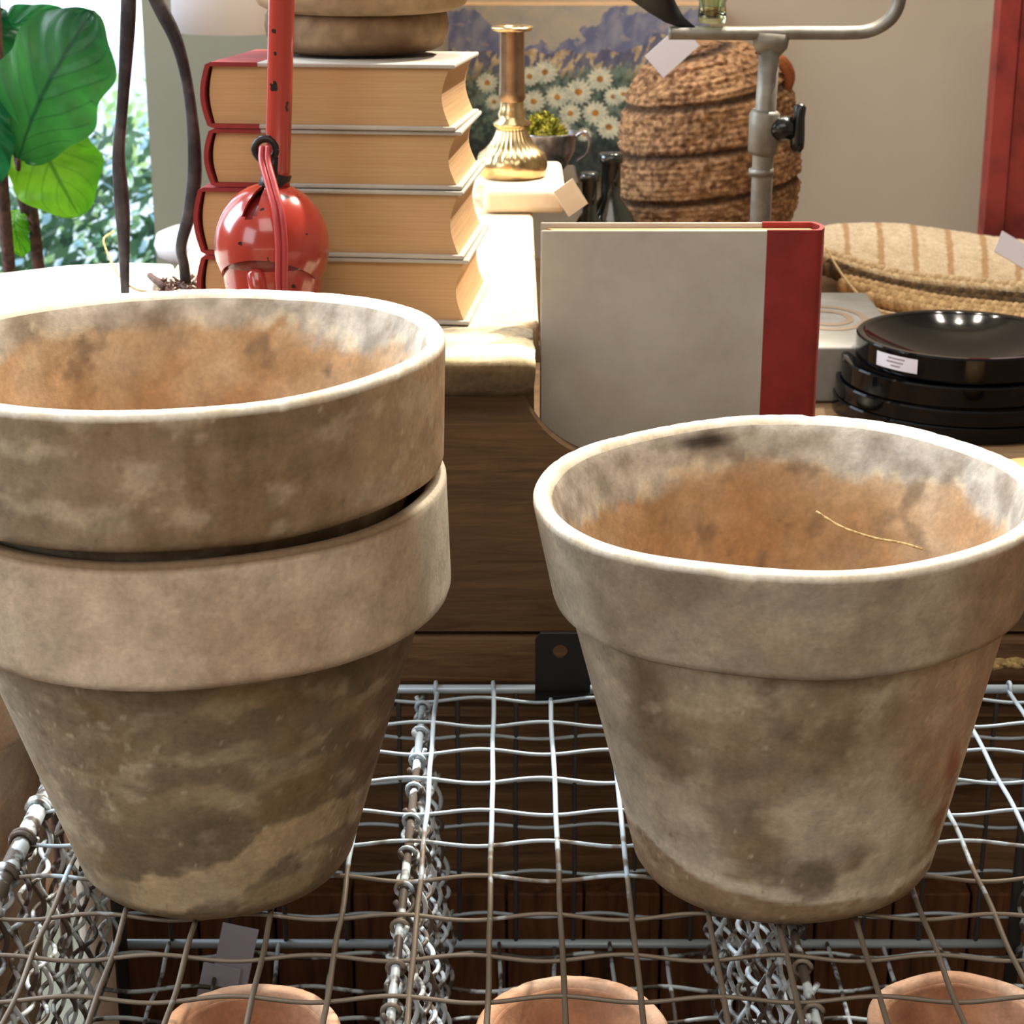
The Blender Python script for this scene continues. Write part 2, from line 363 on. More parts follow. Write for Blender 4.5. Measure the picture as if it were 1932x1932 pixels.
# rope on ledge at right
b=MB(); pts=[]
for i in range(60):
    x=.20+.25*i/59; pts.append((x,1.036+.001*math.sin(i),PY(1900,1252,1.036).z))
p0=MB()
for s in range(2):
    p0.tube([Vector(p)+Vector((0,math.cos(i*1.1+s*PI)*.0016,math.sin(i*1.1+s*PI)*.0016)) for i,p in enumerate(pts)],.0022,8)
tag(p0.build('rope',M_rope),'pale twisted rope running along the lower chest rail','rope')
# ------------------------------------------------------------------ wire crate
CX0,CX1,CY0,CY1,CZ=-.235,.300,.56,1.019,-.165
crate=thing('wire_crate','pale and brown woven wire crate under the big clay pots','crate',(0,.8,CZ-.07))
def wires(O,U,V,lu,lv,offs_u,offs_v,N,r,amp,seed=1,per=.0335,b=None,lat=.0):
    b=b or MB(); O=Vector(O);U=Vector(U);V=Vector(V);N=Vector(N); rnd=random.Random(seed)
    for ki,v in enumerate(offs_v):
        pts=[];n=int(lu/per*8); j=rnd.uniform(-.0012,.0012); ph=rnd.uniform(-.2,.2)
        for i in range(n+1):
            u=lu*i/n; pts.append(O+U*u+V*(v+j+.0006*noise.noise(Vector((u*20,v*50,seed)))+lat*math.sin(PI*u/per+ki*PI+ph))+N*(amp*math.sin(PI*u/per+ki*PI+ph)))
        b.tube(pts,r,6)
    for ki,u in enumerate(offs_u):
        pts=[];n=int(lv/per*8); j=rnd.uniform(-.0012,.0012); ph=rnd.uniform(-.2,.2)
        for i in range(n+1):
            v=lv*i/n; pts.append(O+V*v+U*(u+j+.0007*noise.noise(Vector((v*16,u*50,seed+9)))+lat*math.sin(PI*v/per+ki*PI))+N*(-amp*math.sin(PI*v/per+ki*PI+ph)))
        b.tube(pts,r,6)
    return b
LX=CX1-CX0; LY=CY1-CY0
xs=[]; x=-.0432
while x>CX0: x-=.0325
x+=.0325
while x<CX1: xs.append(x-CX0); x+=.0325
ysr=[1.005-.0335*k-CY0 for k in range(14) if 1.005-.0335*k>CY0]
b=MB(); wires((CX0,CY0,0),(1,0,0),(0,1,0),LX,LY,[],ysr,(0,0,1),.00100,.0014,1,b=b,lat=.0003); wires((CX0,CY0,.0004),(1,0,0),(0,1,0),LX,LY,xs,[],(0,0,1),.0013,.0009,1,b=b,lat=.0001)
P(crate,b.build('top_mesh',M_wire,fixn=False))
# bottom mesh
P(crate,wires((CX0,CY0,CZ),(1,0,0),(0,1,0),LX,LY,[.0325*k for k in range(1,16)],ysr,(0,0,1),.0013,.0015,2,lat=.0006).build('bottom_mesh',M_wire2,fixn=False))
zs=[.165-.029*k for k in (1,2,3,4,5)]
b=MB(); wires((CX0,CY1,CZ),(1,0,0),(0,0,1),LX,.165,[],zs,(0,1,0),.0011,.001,3,b=b,lat=.0008)
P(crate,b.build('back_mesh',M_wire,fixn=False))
b=MB(); wires((CX0,CY1,CZ),(1,0,0),(0,0,1),LX,.165,[.034*k for k in range(1,16)],[],(0,1,0),.0014,.001,4,b=b)
P(crate,b.build('back_upright_wire',M_wiredk,fixn=False))
def sidepanel(X,seed,nm,m,sl=0):
    b=MB(); VV=Vector((-sl,0,.165)).normalized(); wires((X+sl,CY0,CZ),(0,1,0),VV,LY,.165,[.0225*k for k in range(1,21)],[.0225*k for k in range(1,8)],(1,0,0),.0013,.0042,seed,per=.0225,b=b)
    P(crate,b.build(nm,m,fixn=False))
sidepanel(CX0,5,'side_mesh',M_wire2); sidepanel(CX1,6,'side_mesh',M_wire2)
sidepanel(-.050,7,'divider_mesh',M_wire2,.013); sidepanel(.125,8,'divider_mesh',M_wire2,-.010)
def rod(pts,r,nm='rod',m=M_wire):
    b=MB(); b.tube(pts,r,10); P(crate,b.build(nm,m))
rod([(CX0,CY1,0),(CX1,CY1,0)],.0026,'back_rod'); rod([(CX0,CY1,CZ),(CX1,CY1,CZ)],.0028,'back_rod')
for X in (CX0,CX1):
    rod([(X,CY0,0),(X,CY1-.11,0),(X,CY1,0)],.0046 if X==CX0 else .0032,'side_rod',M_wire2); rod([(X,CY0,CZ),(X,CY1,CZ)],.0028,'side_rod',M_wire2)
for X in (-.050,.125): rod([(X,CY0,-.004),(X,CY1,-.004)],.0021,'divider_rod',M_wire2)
for X in (CX0+.003,CX1-.003):
    for Y in (CY0+.003,CY1-.003): rod([(X,Y,0),(X,Y,ZB)],.0042,'corner_post',M_wiredk)
# wire hooks wrapping the left rod
for k in range(12):
    b=MB(); Y=1.005-.0335*k
    for s_ in range(2):
        b.tube([(CX0+.0058*math.cos(a),Y+s_*.0028+.0006*a,.0058*math.sin(a)) for a in [i*PI/7 for i in range(0,15)]],.0014,6)
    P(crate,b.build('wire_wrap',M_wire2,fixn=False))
for X in (-.050,.125):
    for k in range(12):
        Y=1.002-.0335*k; b=MB()
        b.tube([(X+.0038*math.cos(a),Y+.001*a/PI,-.004+.0038*math.sin(a)) for a in [i*PI/6 for i in range(0,13)]],.0011,6); P(crate,b.build('wire_tie',M_wire,fixn=False))
for x in xs:
    b=MB(); b.tube([(CX0+x,CY1+.0040*math.cos(a),.0040*math.sin(a)) for a in [i*PI/6 for i in range(-3,8)]],.0012,6); P(crate,b.build('wire_tie',M_wire,fixn=False))
# iron bracket with hole
def bracket():
    b=MB(); Y=1.012; c0=PY(1010,1196,Y); c1=PY(1100,1312,Y); hc=PY(1057,1230,Y)
    x0,x1,z1,z0=c0.x,c1.x+.004,c0.z,c1.z; hr=.0042; n=32
    outer=[];inner=[]
    per=[(x0,z0),(x1,z0),(x1,z1-.003),(x1-.002,z1),(x0+.003,z1),(x0,z1-.004)]
    # ring of quads: outer boundary sampled by angle
    def ob(a):
        d=(math.cos(a),math.sin(a)); best=9
        for i in range(len(per)):
            (ax,az),(bx,bz)=per[i],per[(i+1)%len(per)]
            ex,ez=bx-ax,bz-az; den=d[0]*ez-d[1]*ex
            if abs(den)<1e-9: continue
            t_=((ax-hc.x)*ez-(az-hc.z)*ex)/den; s_=((ax-hc.x)*d[1]-(az-hc.z)*d[0])/den
            if t_>0 and -1e-6<=s_<=1+1e-6: best=min(best,t_)
        return (hc.x+d[0]*best,hc.z+d[1]*best)
    angs=sorted([2*PI*i/n for i in range(n)]+[math.atan2(z-hc.z,x-hc.x)%(2*PI) for x,z in per])
    m=len(angs); vs=[]
    for y in (Y,Y+.003):
        for a in angs: o=ob(a); vs.append((o[0],y,o[1]))
        for a in angs: vs.append((hc.x+hr*math.cos(a),y,hc.z+hr*math.sin(a)))
    fs=[]
    for i in range(m):
        j=(i+1)%m
        fs+=[(i,j,m+j,m+i),(2*m+i,3*m+i,3*m+j,2*m+j),(i,2*m+i,2*m+j,j),(m+i,m+j,3*m+j,3*m+i)]
    b.add(vs,fs); b.box((x0,Y-.006,z0-.002),(x1,Y+.003,z0+.002))
    return b.build('bracket',simple('blackened_iron_plate',(36,34,36),rough=.45,metal=.5),smooth=False)
P(crate,bracket())
# card under crate
# ------------------------------------------------------------------ clay pots
def tone(c,p,seed):
    l=.3*c[0]+.55*c[1]+.15*c[2]
    g=1.12*(1+.42*fbm(p,75,4,seed+51)+.22*fbm(p,300,2,seed+61))
    k=sm(.02,.06,fbm(p,34,5,seed+71))*.10
    return tuple((v+(l-v)*.13)*(g+k) for v in c)
def pot(label,loc,rot,Rr,h,rb,rt,hb,seed,style,wall=.0098,group=None,n=440,band_b=None,cat='flower pot'):
    t=thing('flower_pot',label,cat,loc,rot,group)
    bb=band_b or (rt+.0085)
    def wob(p,amp=.0012):
        a=math.atan2(p.y,p.x); k=1+amp*10*noise.noise(Vector((math.cos(a)*1.2+seed,math.sin(a)*1.2,p.z*6)))
        q=Vector((p.x*k,p.y*k,p.z)); q.z+=.0016*noise.noise(Vector((math.cos(a)*1.5,math.sin(a)*1.5,seed*3.1)))*sm(0,h,p.z)
        return q
    def colr(side):
        def f(p,k,a): return tone(style(side,math.cos(a),-math.sin(a),p.z/h,p,seed),p,seed)
        return f
    # body outside + inside
    NZ=64; prof=[(0,0),(rb*.6,0.0)]
    prof+=[(rb-.004,0),(rb-.0015,.001),(rb,.0035)]
    for k in range(1,NZ+1):
        z=.0035+(hb+.002-.0035)*k/NZ; prof.append((rb+(rt-rb)*z/hb,z))
    prof.append((rt-.002,hb+.003))
    b=MB(); b.lathe(prof,n,fn=lambda p,k,a:wob(p),cf=colr('out'))
    ri_r=Rr-.0088
    ip=[(rt-.002,hb+.003),(rt-.003,hb+.004),(ri_r+.0035,h-.006),(ri_r+.002,h-.0035),(ri_r+.0004,h-.0032)]
    for k in range(1,25):
        z=h-.0032+(hb-h+.0032)*k/24; ip.append((ri_r+(rt-wall-ri_r)*(k/24)**.9,z))
    for k in range(1,NZ+1):
        z=hb+(.012-hb)*k/NZ; ip.append((rb+(rt-rb)*z/hb-wall,z))
    ip+=[(rb*.7,.010),(rb*.3,.010),(0,.010)]
    b.lathe(ip,n,fn=lambda p,k,a:wob(p),cf=colr('in'))
    ob=b.build('body',M_clay,auto=48); ob.parent=t
    # rim collar
    rp=[(rt-.003,hb-.0005),(rt+.002,hb-.001),(bb-.003,hb-.001),(bb-.0008,hb+.0005),(bb,hb+.003)]
    NB=24
    for k in range(1,NB+1):
        z=hb+.003+(h-.004-hb-.003)*k/NB; rp.append((bb+(Rr-bb)*k/NB,z))
    ro=len(rp)
    rp+=[(Rr-.0001,h-.0016),(Rr-.0008,h-.0005),(Rr-.0022,h),(Rr-.0048,h),(Rr-.0066,h-.0006),(Rr-.0078,h-.0028)]
    ri=len(rp)
    rp+=[(ri_r+.0002,h-.0042),(ri_r+.003,h-.0050),(min(rt-.003,ri_r+.004),hb+.006)]
    def fnr(p,k,a):
        q=wob(p)
        if ro-2<=k<=ri:   # chipped lip
            c=sm(.42,.6,noise.noise(Vector((math.cos(a)*9,math.sin(a)*9,seed))))
            c2=noise.noise(Vector((math.cos(a)*26,math.sin(a)*26,seed+k*.3)))
            if k<ri-2: q.z-=c*.0007+max(0,c2)*.0005
        return q
    def cr_(p,k,a):
        if ro<=k<ri:
            return style('lip',math.cos(a),-math.sin(a),p.z/h,p,seed)
        return tone(style('band' if k<ro else 'inband',math.cos(a),-math.sin(a),p.z/h,p,seed),p,seed)
    b=MB(); b.lathe(rp,n,fn=fnr,cf=cr_,closed=True)
    o=b.build('rim',M_clay,auto=62); o.parent=t
    return t
def C(*a): return lin(a)
def blob(x,y,cx,cy,rx,ry,w=.35):
    d=math.hypot((x-cx)/rx,(y-cy)/ry); return 1-sm(1-w,1+w,d)
def inside(s,f,z,p,seed,zl=.90):
    n=fbm(p,26,5,seed+4); n2=fbm(p,90,4,seed+8)
    c=mixc(C(176,134,86),C(190,160,124),.45+n*1.8)
    c=mixc(c,C(168,122,74),sm(.0,.3,fbm(p,14,3,seed+14))*.8)
    c=mixc(c,C(120,96,70),sm(.16,.36,fbm(p,50,4,seed+2))*.7)
    g=mixc(C(160,148,130),C(200,190,174),.5+n2*1.5); g=mixc(g,C(132,114,92),sm(.0,.3,n)*.75)
    e=zl+n*.10+n2*.05
    c=mixc(c,g,sm(e-.02,e+.02,z)); 
    if abs(z-e)<.03: c=mixc(c,C(214,200,170),sm(.03,0,abs(z-e))*sm(-.1,.3,n2)*.7)
    return tuple(v*.88 for v in c)
def lip(s,f,z,p,seed):
    return mixc(C(250,244,230),C(222,204,170),.2+fbm(p,60,3,seed)*1.6)  # near-white lip: bright light on the edge put into the colour
def st_upper(side,s,f,z,p,seed):
    if side=='lip': return lip(s,f,z,p,seed)
    if side in('in','inband'): return inside(s,f,z,p,seed,.91)
    n=fbm(p,16,5,seed); n2=fbm((p.x*1,p.y*1,p.z*.5),60,4,seed+3); n3=fbm((p.x*3,p.y*3,p.z*.25),30,3,seed+5)
    c=mixc(C(124,98,66),C(158,134,104),.45+n*1.2+n2*.5)
    c=mixc(c,C(140,126,104),sm(.1,-.7,s)*.8)          # cooler grey on left: window light put into the colour
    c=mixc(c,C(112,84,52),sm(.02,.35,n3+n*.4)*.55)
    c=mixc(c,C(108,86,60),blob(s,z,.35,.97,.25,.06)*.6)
    c=mixc(c,C(184,152,116),sm(.6,.95,s)*.7)  # right edge lightened: light from the right put into the colour
    sp_=fbm(p,240,2,seed+31); c=mixc(c,C(206,190,160),sm(.34,.42,sp_+n*.35)*.45); c=mixc(c,C(92,72,50),sm(.30,.42,-sp_+n*.25)*.4); c=mixc(c,C(196,178,146),sm(.06,.30,fbm((p.x,p.y,p.z*1.6),48,5,seed+41))*.38)
    return c
def st_lower(side,s,f,z,p,seed):
    if side=='lip': return mixc(C(120,98,74),C(214,202,180),sm(.86,.94,s))  # dark lip: shadow of the pot above put into the colour
    if side in('in','inband'): return inside(s,f,z,p,seed)
    n=fbm(p,18,5,seed); n2=fbm(p,70,4,seed+3)
    if side=='band':
        c=mixc(C(172,146,118),C(196,176,150),.45+n*1.6+n2*.3)
        c=mixc(c,C(160,140,116),sm(-.2,-.9,s)*.6); c=mixc(c,C(212,202,182),sm(.86,.96,s)*.8)  # left cooler, right edge pale: side light put into the colour
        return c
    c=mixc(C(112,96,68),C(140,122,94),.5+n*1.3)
    c=mixc(c,C(158,146,124),sm(-.35,-.95,s)*.9)  # left side paler and greyer: window light put into the colour
    pt=fbm((p.x,p.y,p.z*2.2),26,5,seed+7)
    c=mixc(c,C(166,144,106),sm(.0,.22,pt)*.65*sm(-.5,.2,s))
    c=mixc(c,C(128,100,62),sm(.05,.3,fbm(p,30,4,seed+9))*.5)
    # pale tan sweep near the base
    e=.10+.10*sm(-.5,.9,s)+n*.16
    c=mixc(c,C(192,166,124),blob(z+n2*.03,0,e,0,.055,1,.12)*.8*sm(-.7,-.3,s))
    c=mixc(c,C(134,108,74),sm(.045,.02,z)*.5)
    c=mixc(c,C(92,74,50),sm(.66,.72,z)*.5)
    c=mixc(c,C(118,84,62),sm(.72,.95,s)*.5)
    sp_=fbm(p,240,2,seed+31); c=mixc(c,C(206,190,160),sm(.34,.42,sp_+n*.35)*.45); c=mixc(c,C(92,72,50),sm(.30,.42,-sp_+n*.25)*.4); c=mixc(c,C(196,178,146),sm(.06,.30,fbm((p.x,p.y,p.z*1.6),48,5,seed+41))*.38)
    return c
def st_right(side,s,f,z,p,seed):
    if side=='lip': return lip(s,f,z,p,seed)
    if side in('in','inband'):
        c=inside(s,f,z,p,seed,.87)
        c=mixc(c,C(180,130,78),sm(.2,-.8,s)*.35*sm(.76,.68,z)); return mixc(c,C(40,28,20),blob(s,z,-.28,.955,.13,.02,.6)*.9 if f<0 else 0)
    n=fbm(p,17,5,seed); n2=fbm(p,64,4,seed+3); n4=fbm(p,34,5,seed+12)
    if side=='band':
        c=mixc(C(142,124,100),C(178,164,142),.5+n*1.3+n2*.4)
        c=mixc(c,C(112,98,82),blob(s,z,-.45,.955,.4,.05,.7)*.6*sm(-.4,.2,n4+.1))
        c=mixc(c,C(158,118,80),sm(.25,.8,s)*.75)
        c=mixc(c,C(206,198,178),sm(-.72,-.95,s)*.7)  # pale left side of the band: window light put into the colour
        return c
    c=mixc(C(124,104,76),C(182,164,136),.5+n*2.0+n2*.3)
    c=mixc(c,C(116,94,68),sm(.04,.26,n4)*.55)
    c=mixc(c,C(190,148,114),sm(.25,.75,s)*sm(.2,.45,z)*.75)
    c=mixc(c,C(196,182,158),sm(.0,.25,fbm(p,22,4,seed+21))*sm(.6,.15,z)*.7)
    # dark foot line, rising at the left
    c=mixc(c,C(118,96,70),blob(s+n2*.12,z+n*.15,-.24,.42,.2,.26,.6)*.6); c=mixc(c,C(200,186,164),blob(s+n*.3,z+n2*.1,.15,.30,.34,.12,.5)*.5); c=mixc(c,C(198,188,168),sm(-.72,-.95,s)*.6)  # last mix puts window light on the left side into the colour
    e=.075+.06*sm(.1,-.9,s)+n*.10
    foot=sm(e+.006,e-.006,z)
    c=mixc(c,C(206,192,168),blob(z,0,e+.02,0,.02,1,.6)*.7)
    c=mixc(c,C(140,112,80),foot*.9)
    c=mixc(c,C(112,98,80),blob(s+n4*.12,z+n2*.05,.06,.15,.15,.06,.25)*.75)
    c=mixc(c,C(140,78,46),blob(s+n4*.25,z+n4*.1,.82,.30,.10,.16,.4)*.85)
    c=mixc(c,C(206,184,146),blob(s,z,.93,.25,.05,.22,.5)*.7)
    sp_=fbm(p,240,2,seed+31); c=mixc(c,C(206,190,160),sm(.34,.42,sp_+n*.35)*.45); c=mixc(c,C(92,72,50),sm(.30,.42,-sp_+n*.25)*.4); c=mixc(c,C(196,178,146),sm(.06,.30,fbm((p.x,p.y,p.z*1.6),48,5,seed+41))*.38)
    return c
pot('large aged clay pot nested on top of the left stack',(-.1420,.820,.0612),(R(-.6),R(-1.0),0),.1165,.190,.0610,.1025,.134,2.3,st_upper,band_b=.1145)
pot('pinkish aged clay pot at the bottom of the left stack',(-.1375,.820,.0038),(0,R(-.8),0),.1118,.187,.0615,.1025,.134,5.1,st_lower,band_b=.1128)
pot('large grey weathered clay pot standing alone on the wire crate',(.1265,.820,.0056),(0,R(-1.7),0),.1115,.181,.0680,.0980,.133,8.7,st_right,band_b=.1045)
# long straw inside right pot
b=MB(); b.tube(crv([PY(1540,965,.885),PY(1590,995,.875),PY(1650,1015,.866),PY(1700,1024,.860),PY(1740,1036,.852)],6),.0006,6)
tag(b.build('straw',M_rope),'thin pale straw lying inside the single right clay pot','straw')
# small pots in crate
def st_small(side,s,f,z,p,seed):
    n=fbm(p,30,4,seed); n2=fbm(p,90,3,seed)
    if side=='lip': return mixc(C(176,134,106),C(196,162,136),.5+n*2)
    if side in('in','inband'): return mixc(C(150,104,74),C(178,132,98),.5+n*1.8)
    return mixc(C(170,120,86),C(198,158,122),.5+n*1.6+n2*.5)
def small(px,py,label,r=.048,h=.062,seed=1,rot=0):
    c=PZ(px,py,CZ+h+.003); return pot(label,(c.x,c.y,CZ+.0032),(0,0,rot),r,h,r*.62,r-.0085,h*.68,seed,st_small,wall=.0055,group='small clay pots inside the wire crate',n=96,band_b=r-.002)
small(470,1948,'small clay pot in the left crate compartment beside a lavender card',.0455,seed=11)
small(1079,1940,'small clay pot in the middle crate compartment between the two dividers',seed=14,rot=1)
small(1822,1930,'small reddish clay pot in the crate under the right clay pot',seed=19,rot=2)
# pots outside crate on the left
def st_out(side,s,f,z,p,seed):
    n=fbm(p,14,4,seed); n2=fbm(p,60,3,seed)
    if side=='lip': return C(236,226,206)
    return mixc(C(176,134,104),C(214,196,164),.5+n*1.8+n2*.4)
pot('pale clay pot behind the left edge of the crate',(-.347,1.005,ZB),(0,0,0),.101,.29,.062,.088,.232,31,st_out,n=128)
def st_out2(side,s,f,z,p,seed):
    n=fbm(p,14,4,seed); n2=fbm(p,60,3,seed)
    if side=='lip': return C(238,228,214)
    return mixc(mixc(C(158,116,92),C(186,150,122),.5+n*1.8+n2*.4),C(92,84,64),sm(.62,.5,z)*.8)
pot('pinkish clay pot against the left side of the wire crate',(-.353,.79,ZB),(0,0,0),.111,.232,.072,.097,.182,37,st_out2,n=128)
# lavender card seen inside the crate
b=MB(); M_=Matrix.Translation(PY(440,1810,.985))@Matrix.Rotation(R(-14),4,'X')@Matrix.Rotation(R(12),4,'Y')
b.box((-.010,-.0008,-.026),(.011,.0008,.020),M=M_); b.box((-.016,-.004,-.032),(.006,-.0025,-.004),M=M_)
tag(b.build('card',M_kraft,smooth=False),'folded lavender card standing inside the left crate compartment','card')
# ------------------------------------------------------------------ books
def book(label,W,L,T,M,group=None,sag=.004,sp=.03,ct=.0024):
    t=thing('book',label,'book',(0,0,0),(0,0,0),group); t.matrix_world=M
    over=.003
    # page block
    b=MB(); n=10; sec=[]
    z0,z1=ct,T-ct
    sec.append((.0035,z0))
    fe=[]
    for k in range(n+1):
        u=k/n; fe.append((W-over-.0045*math.sin(PI*u)-.0004,z0+(z1-z0)*u))
    bk=[]
    for k in range(n+1):
        u=k/n; bk.append((.0035-.0025*math.sin(PI*u)+.001,z1+(z0-z1)*u))
    poly=fe+bk
    m=len(poly); vs=[(x,over,z) for x,z in poly]+[(x,L-over,z) for x,z in poly]
    fs=[tuple(range(m)),tuple(reversed(range(m,2*m)))]+[(i,i+m,(i+1)%m+m,(i+1)%m) for i in range(m)]
    b.add(vs,fs); o=b.build('page_block',M_page,smooth=False); o.parent=t
    # white boards
    for (za,zb) in ((0,ct),(T-ct,T)):
        b=MB(); b.box((sp,0,za),(W,L,zb)); o=b.build('cover',M_cover,smooth=True,bevel=.0008); o.parent=t
    # red quarter cloth spine: rounded
    out=[(sp+.0005,0),(.004,0)]
    for k in range(9):
        u=k/8; out.append((.0008-.0035*math.sin(PI*u),T*.04+T*.92*u))
    out+=[(.004,T),(sp+.0005,T)]
    inn=[(sp+.0005,T-ct),(.005,T-ct)]
    for k in range(9):
        u=1-k/8; inn.append((.0032-.0033*math.sin(PI*u),ct+(T-2*ct)*u))
    inn+=[(.005,ct),(sp+.0005,ct)]
    poly=out+inn; m=len(poly)
    # strip faces between out and inn
    A=out; B=list(reversed(inn))
    K=len(A)
    B=(B+[B[-1]]*K)[:K] if len(B)<K else B
    vs=[]
    for y in (-.0003,L+.0003):
        vs+=[(x,y,z) for x,z in A]+[(x,y,z) for x,z in B]
    fs=[]
    for i in range(K-1):
        fs+=[(i,i+1,K+i+1,K+i),(2*K+i,3*K+i,3*K+i+1,2*K+i+1),(i,2*K+i,2*K+i+1,i+1),(K+i,K+i+1,3*K+i+1,3*K+i)]
    b=MB(); b.add(vs,fs); o=b.build('spine',M_redcloth,smooth=True,bevel=0,auto=50); o.parent=t
    return t
zt=ZT+.0006
specs=[(380,888,612,488,'bottom book of the lying red-spined stack on the plank'),(374,878,488,359,'thick red-spined book second from the bottom, split by a pale page line'),(393,874,359,247,'thinner red-spined book second from the top of the lying stack'),(386,862,247,120,'top red-spined book of the lying stack under the turned wood blocks')]
YS=1.112
zc=ZT+.0006
for (x0,x1,yb,yt,lb) in specs:
    za=PY(600,yb,YS).z; zb=PY(600,yt,YS).z; T=(zb-za)-.0006
    a=PY(x0,yb,YS).x; c=PY(x1,yb,YS).x; W=(c-a)
    yaw=R(-5.2+random.uniform(-.8,.8))
    M=Matrix.Translation((a,YS+ .006,zc+.0002))@Matrix.Rotation(yaw,4,'Z')@Matrix.Rotation(R(-.7*specs.index((x0,x1,yb,yt,lb))),4,'X')
    book(lb,W,.112,T,M,'red-spined white books lying in a stack'); zc+=T+.0004
ZTOP=zc
# standing book
c=PY(1553,437,1.098)
W=PY(1553,437,1.098).x-PY(1021,437,1.098).x
Mst=Matrix(((-1,0,0,c.x),(0,0,1,1.098),(0,1,0,ZS+.0005),(0,0,0,1)))
book('white book with red spine standing upright behind the right clay pot',W,c.z-ZS,.0265,Mst,None,sp=.031)
# ------------------------------------------------------------------ wood blocks on books
def oldwood(p,seed,redder=0):
    n=fbm((p.x,p.y,p.z*3),22,4,seed)
    c=mixc(C(108,82,56),C(160,134,102),.5+n*1.6); return mixc(c,C(70,44,24),sm(.1,.4,fbm(p,30,4,seed+4))*.8)
cb=PY(675,112,1.19); b=MB()
b.lathe([(0,0),(.046,0),(.0505,.002),(.0535,.008),(.0545,.014),(.0535,.020),(.052,.0225),(0,.0225)],64,O=(0,0,0),cf=lambda p,k,a:mixc(oldwood(p,4),C(70,42,22),sm(.009,.0,p.z)*.8))
o=b.build('wood_block',M_oldwood,auto=60); o.location=(cb.x,1.19,ZTOP+.0003); tag(o,'small round brown wood block resting on the top book','wood block')
b=MB(); b.lathe([(0,0),(.055,0),(.061,.003),(.0645,.010),(.066,.02),(.066,.045),(.062,.055),(0,.058)],64,cf=lambda p,k,a:mixc(oldwood(p,9),C(196,172,136),.4))
o=b.build('wood_block',M_oldwood,auto=60); o.location=(PY(684,30,1.19).x,1.19,ZTOP+.0232); tag(o,'wide pale wood block stacked on the smaller brown one','wood block')
# ------------------------------------------------------------------ red lamp
YL=1.075
lc=PY(513,462,YL); rL=.0318
lamp=thing('desk_lamp','chipped red enamel lamp with a split round joint and cord','lamp',(lc.x,YL,ZT))
def LP(o): return P(lamp,o)
# inner ball
b=MB(); b.sphere(lc,rL*.93,36,24); LP(b.build('inner_ball',M_darkred))
# upper dome with a slot
def dome():
    b=MB(); n=72; m=30; vs=[];fs=[]
    th_max=R(104)
    for sh,rr in enumerate((rL,rL*.955)):
        for i in range(m+1):
            for j in range(n):
                a=2*PI*j/n; 
                tm=R(132)-R(38)*max(0,math.cos(a+PI/2+.12))
                th=tm*i/m
                d=Vector((math.sin(th)*math.cos(a),math.sin(th)*math.sin(a),math.cos(th)*1.08))
                vs.append(lc+d*rr)
    S=(m+1)*n
    def cut(i,j):
        a=(360*j/n)%360; return (238<=a<=256 and i<m*.60-(abs(a-247)/10)*m*.05) or i<2
    for i in range(m):
        for j in range(n):
            if cut(i,j): continue
            q=(i*n+j,(i+1)*n+j,(i+1)*n+(j+1)%n,i*n+(j+1)%n); fs.append(q); fs.append(tuple(S+k for k in reversed(q)))
            if cut(i,(j+1)%n): fs.append((i*n+(j+1)%n,(i+1)*n+(j+1)%n,S+(i+1)*n+(j+1)%n,S+i*n+(j+1)%n))
            if cut(i,(j-1)%n): fs.append((i*n+j,S+i*n+j,S+(i+1)*n+j,(i+1)*n+j))
            if i==m-1: fs.append(((i+1)*n+j,S+(i+1)*n+j,S+(i+1)*n+(j+1)%n,(i+1)*n+(j+1)%n))
            if i>0 and cut(i-1,j): fs.append((i*n+j,i*n+(j+1)%n,S+i*n+(j+1)%n,S+i*n+j))
    b.add(vs,fs); return b.build('shade',M_red,auto=50)
LP(dome())
# lower cup and foot
b=MB(); b.lathe([(0,ZT),(.027,ZT),(.0285,ZT+.002),(.0285,ZT+.006),(.026,ZT+.009),(.0250,ZT+.014),(rL*.80,lc.z-.030),(rL*.86,lc.z-.020),(rL*.88,lc.z-.010),(rL*.86,lc.z-.004),(0,lc.z-.003)],56,O=(lc.x,YL,0)); LP(b.build('base',M_red,auto=50))
b=MB(); 
p1=lc+Vector((-.006,-rL*.78,-.010)); b.tube([p1+Vector((0,.004,.002)),p1+Vector((0,-.001,-.001)),p1+Vector((.0015,-.001,-.014)),p1+Vector((.002,.002,-.024))],[.0035,.0055,.0052,.005],12); LP(b.build('latch',M_red))
pb=PY(523,352,YL); pt=PY(533,-60,YL)
b=MB(); b.tube([pb.lerp(pt,k/12) for k in range(13)],.0070,24); LP(b.build('pole',M_red))
b=MB(); b.tube([lc+Vector((0,0,rL*.85)),pb.lerp(pt,.07)],.0080,20); pr=PY(500,283,YL-.008); b.tube([pr+Vector((.0058*math.cos(a),.002,.0058*math.sin(a)*1.0)) for a in [2*PI*k/16 for k in range(17)]],.0022,8); b.tube([pr+Vector((.004,.003,-.004)),PY(512,335,YL-.006)],.0035,10); LP(b.build('joint',M_joint))
cpts=crv([PY(500,278,YL-.012),PY(500,305,YL-.018),PY(512,350,YL-.028),PY(525,400,YL-.037),PY(531,460,YL-.0395),PY(531,520,YL-.038),PY(531,560,YL-.035),(PY(531,560,YL).x,YL-.034,ZT+.004)],8)
b=MB(); b.tube([p+Vector((-.0016,0,0)) for p in cpts],.0018,8); b.tube([p+Vector((.0016,0,0)) for p in cpts],.0018,8); LP(b.build('cord',M_redcord))
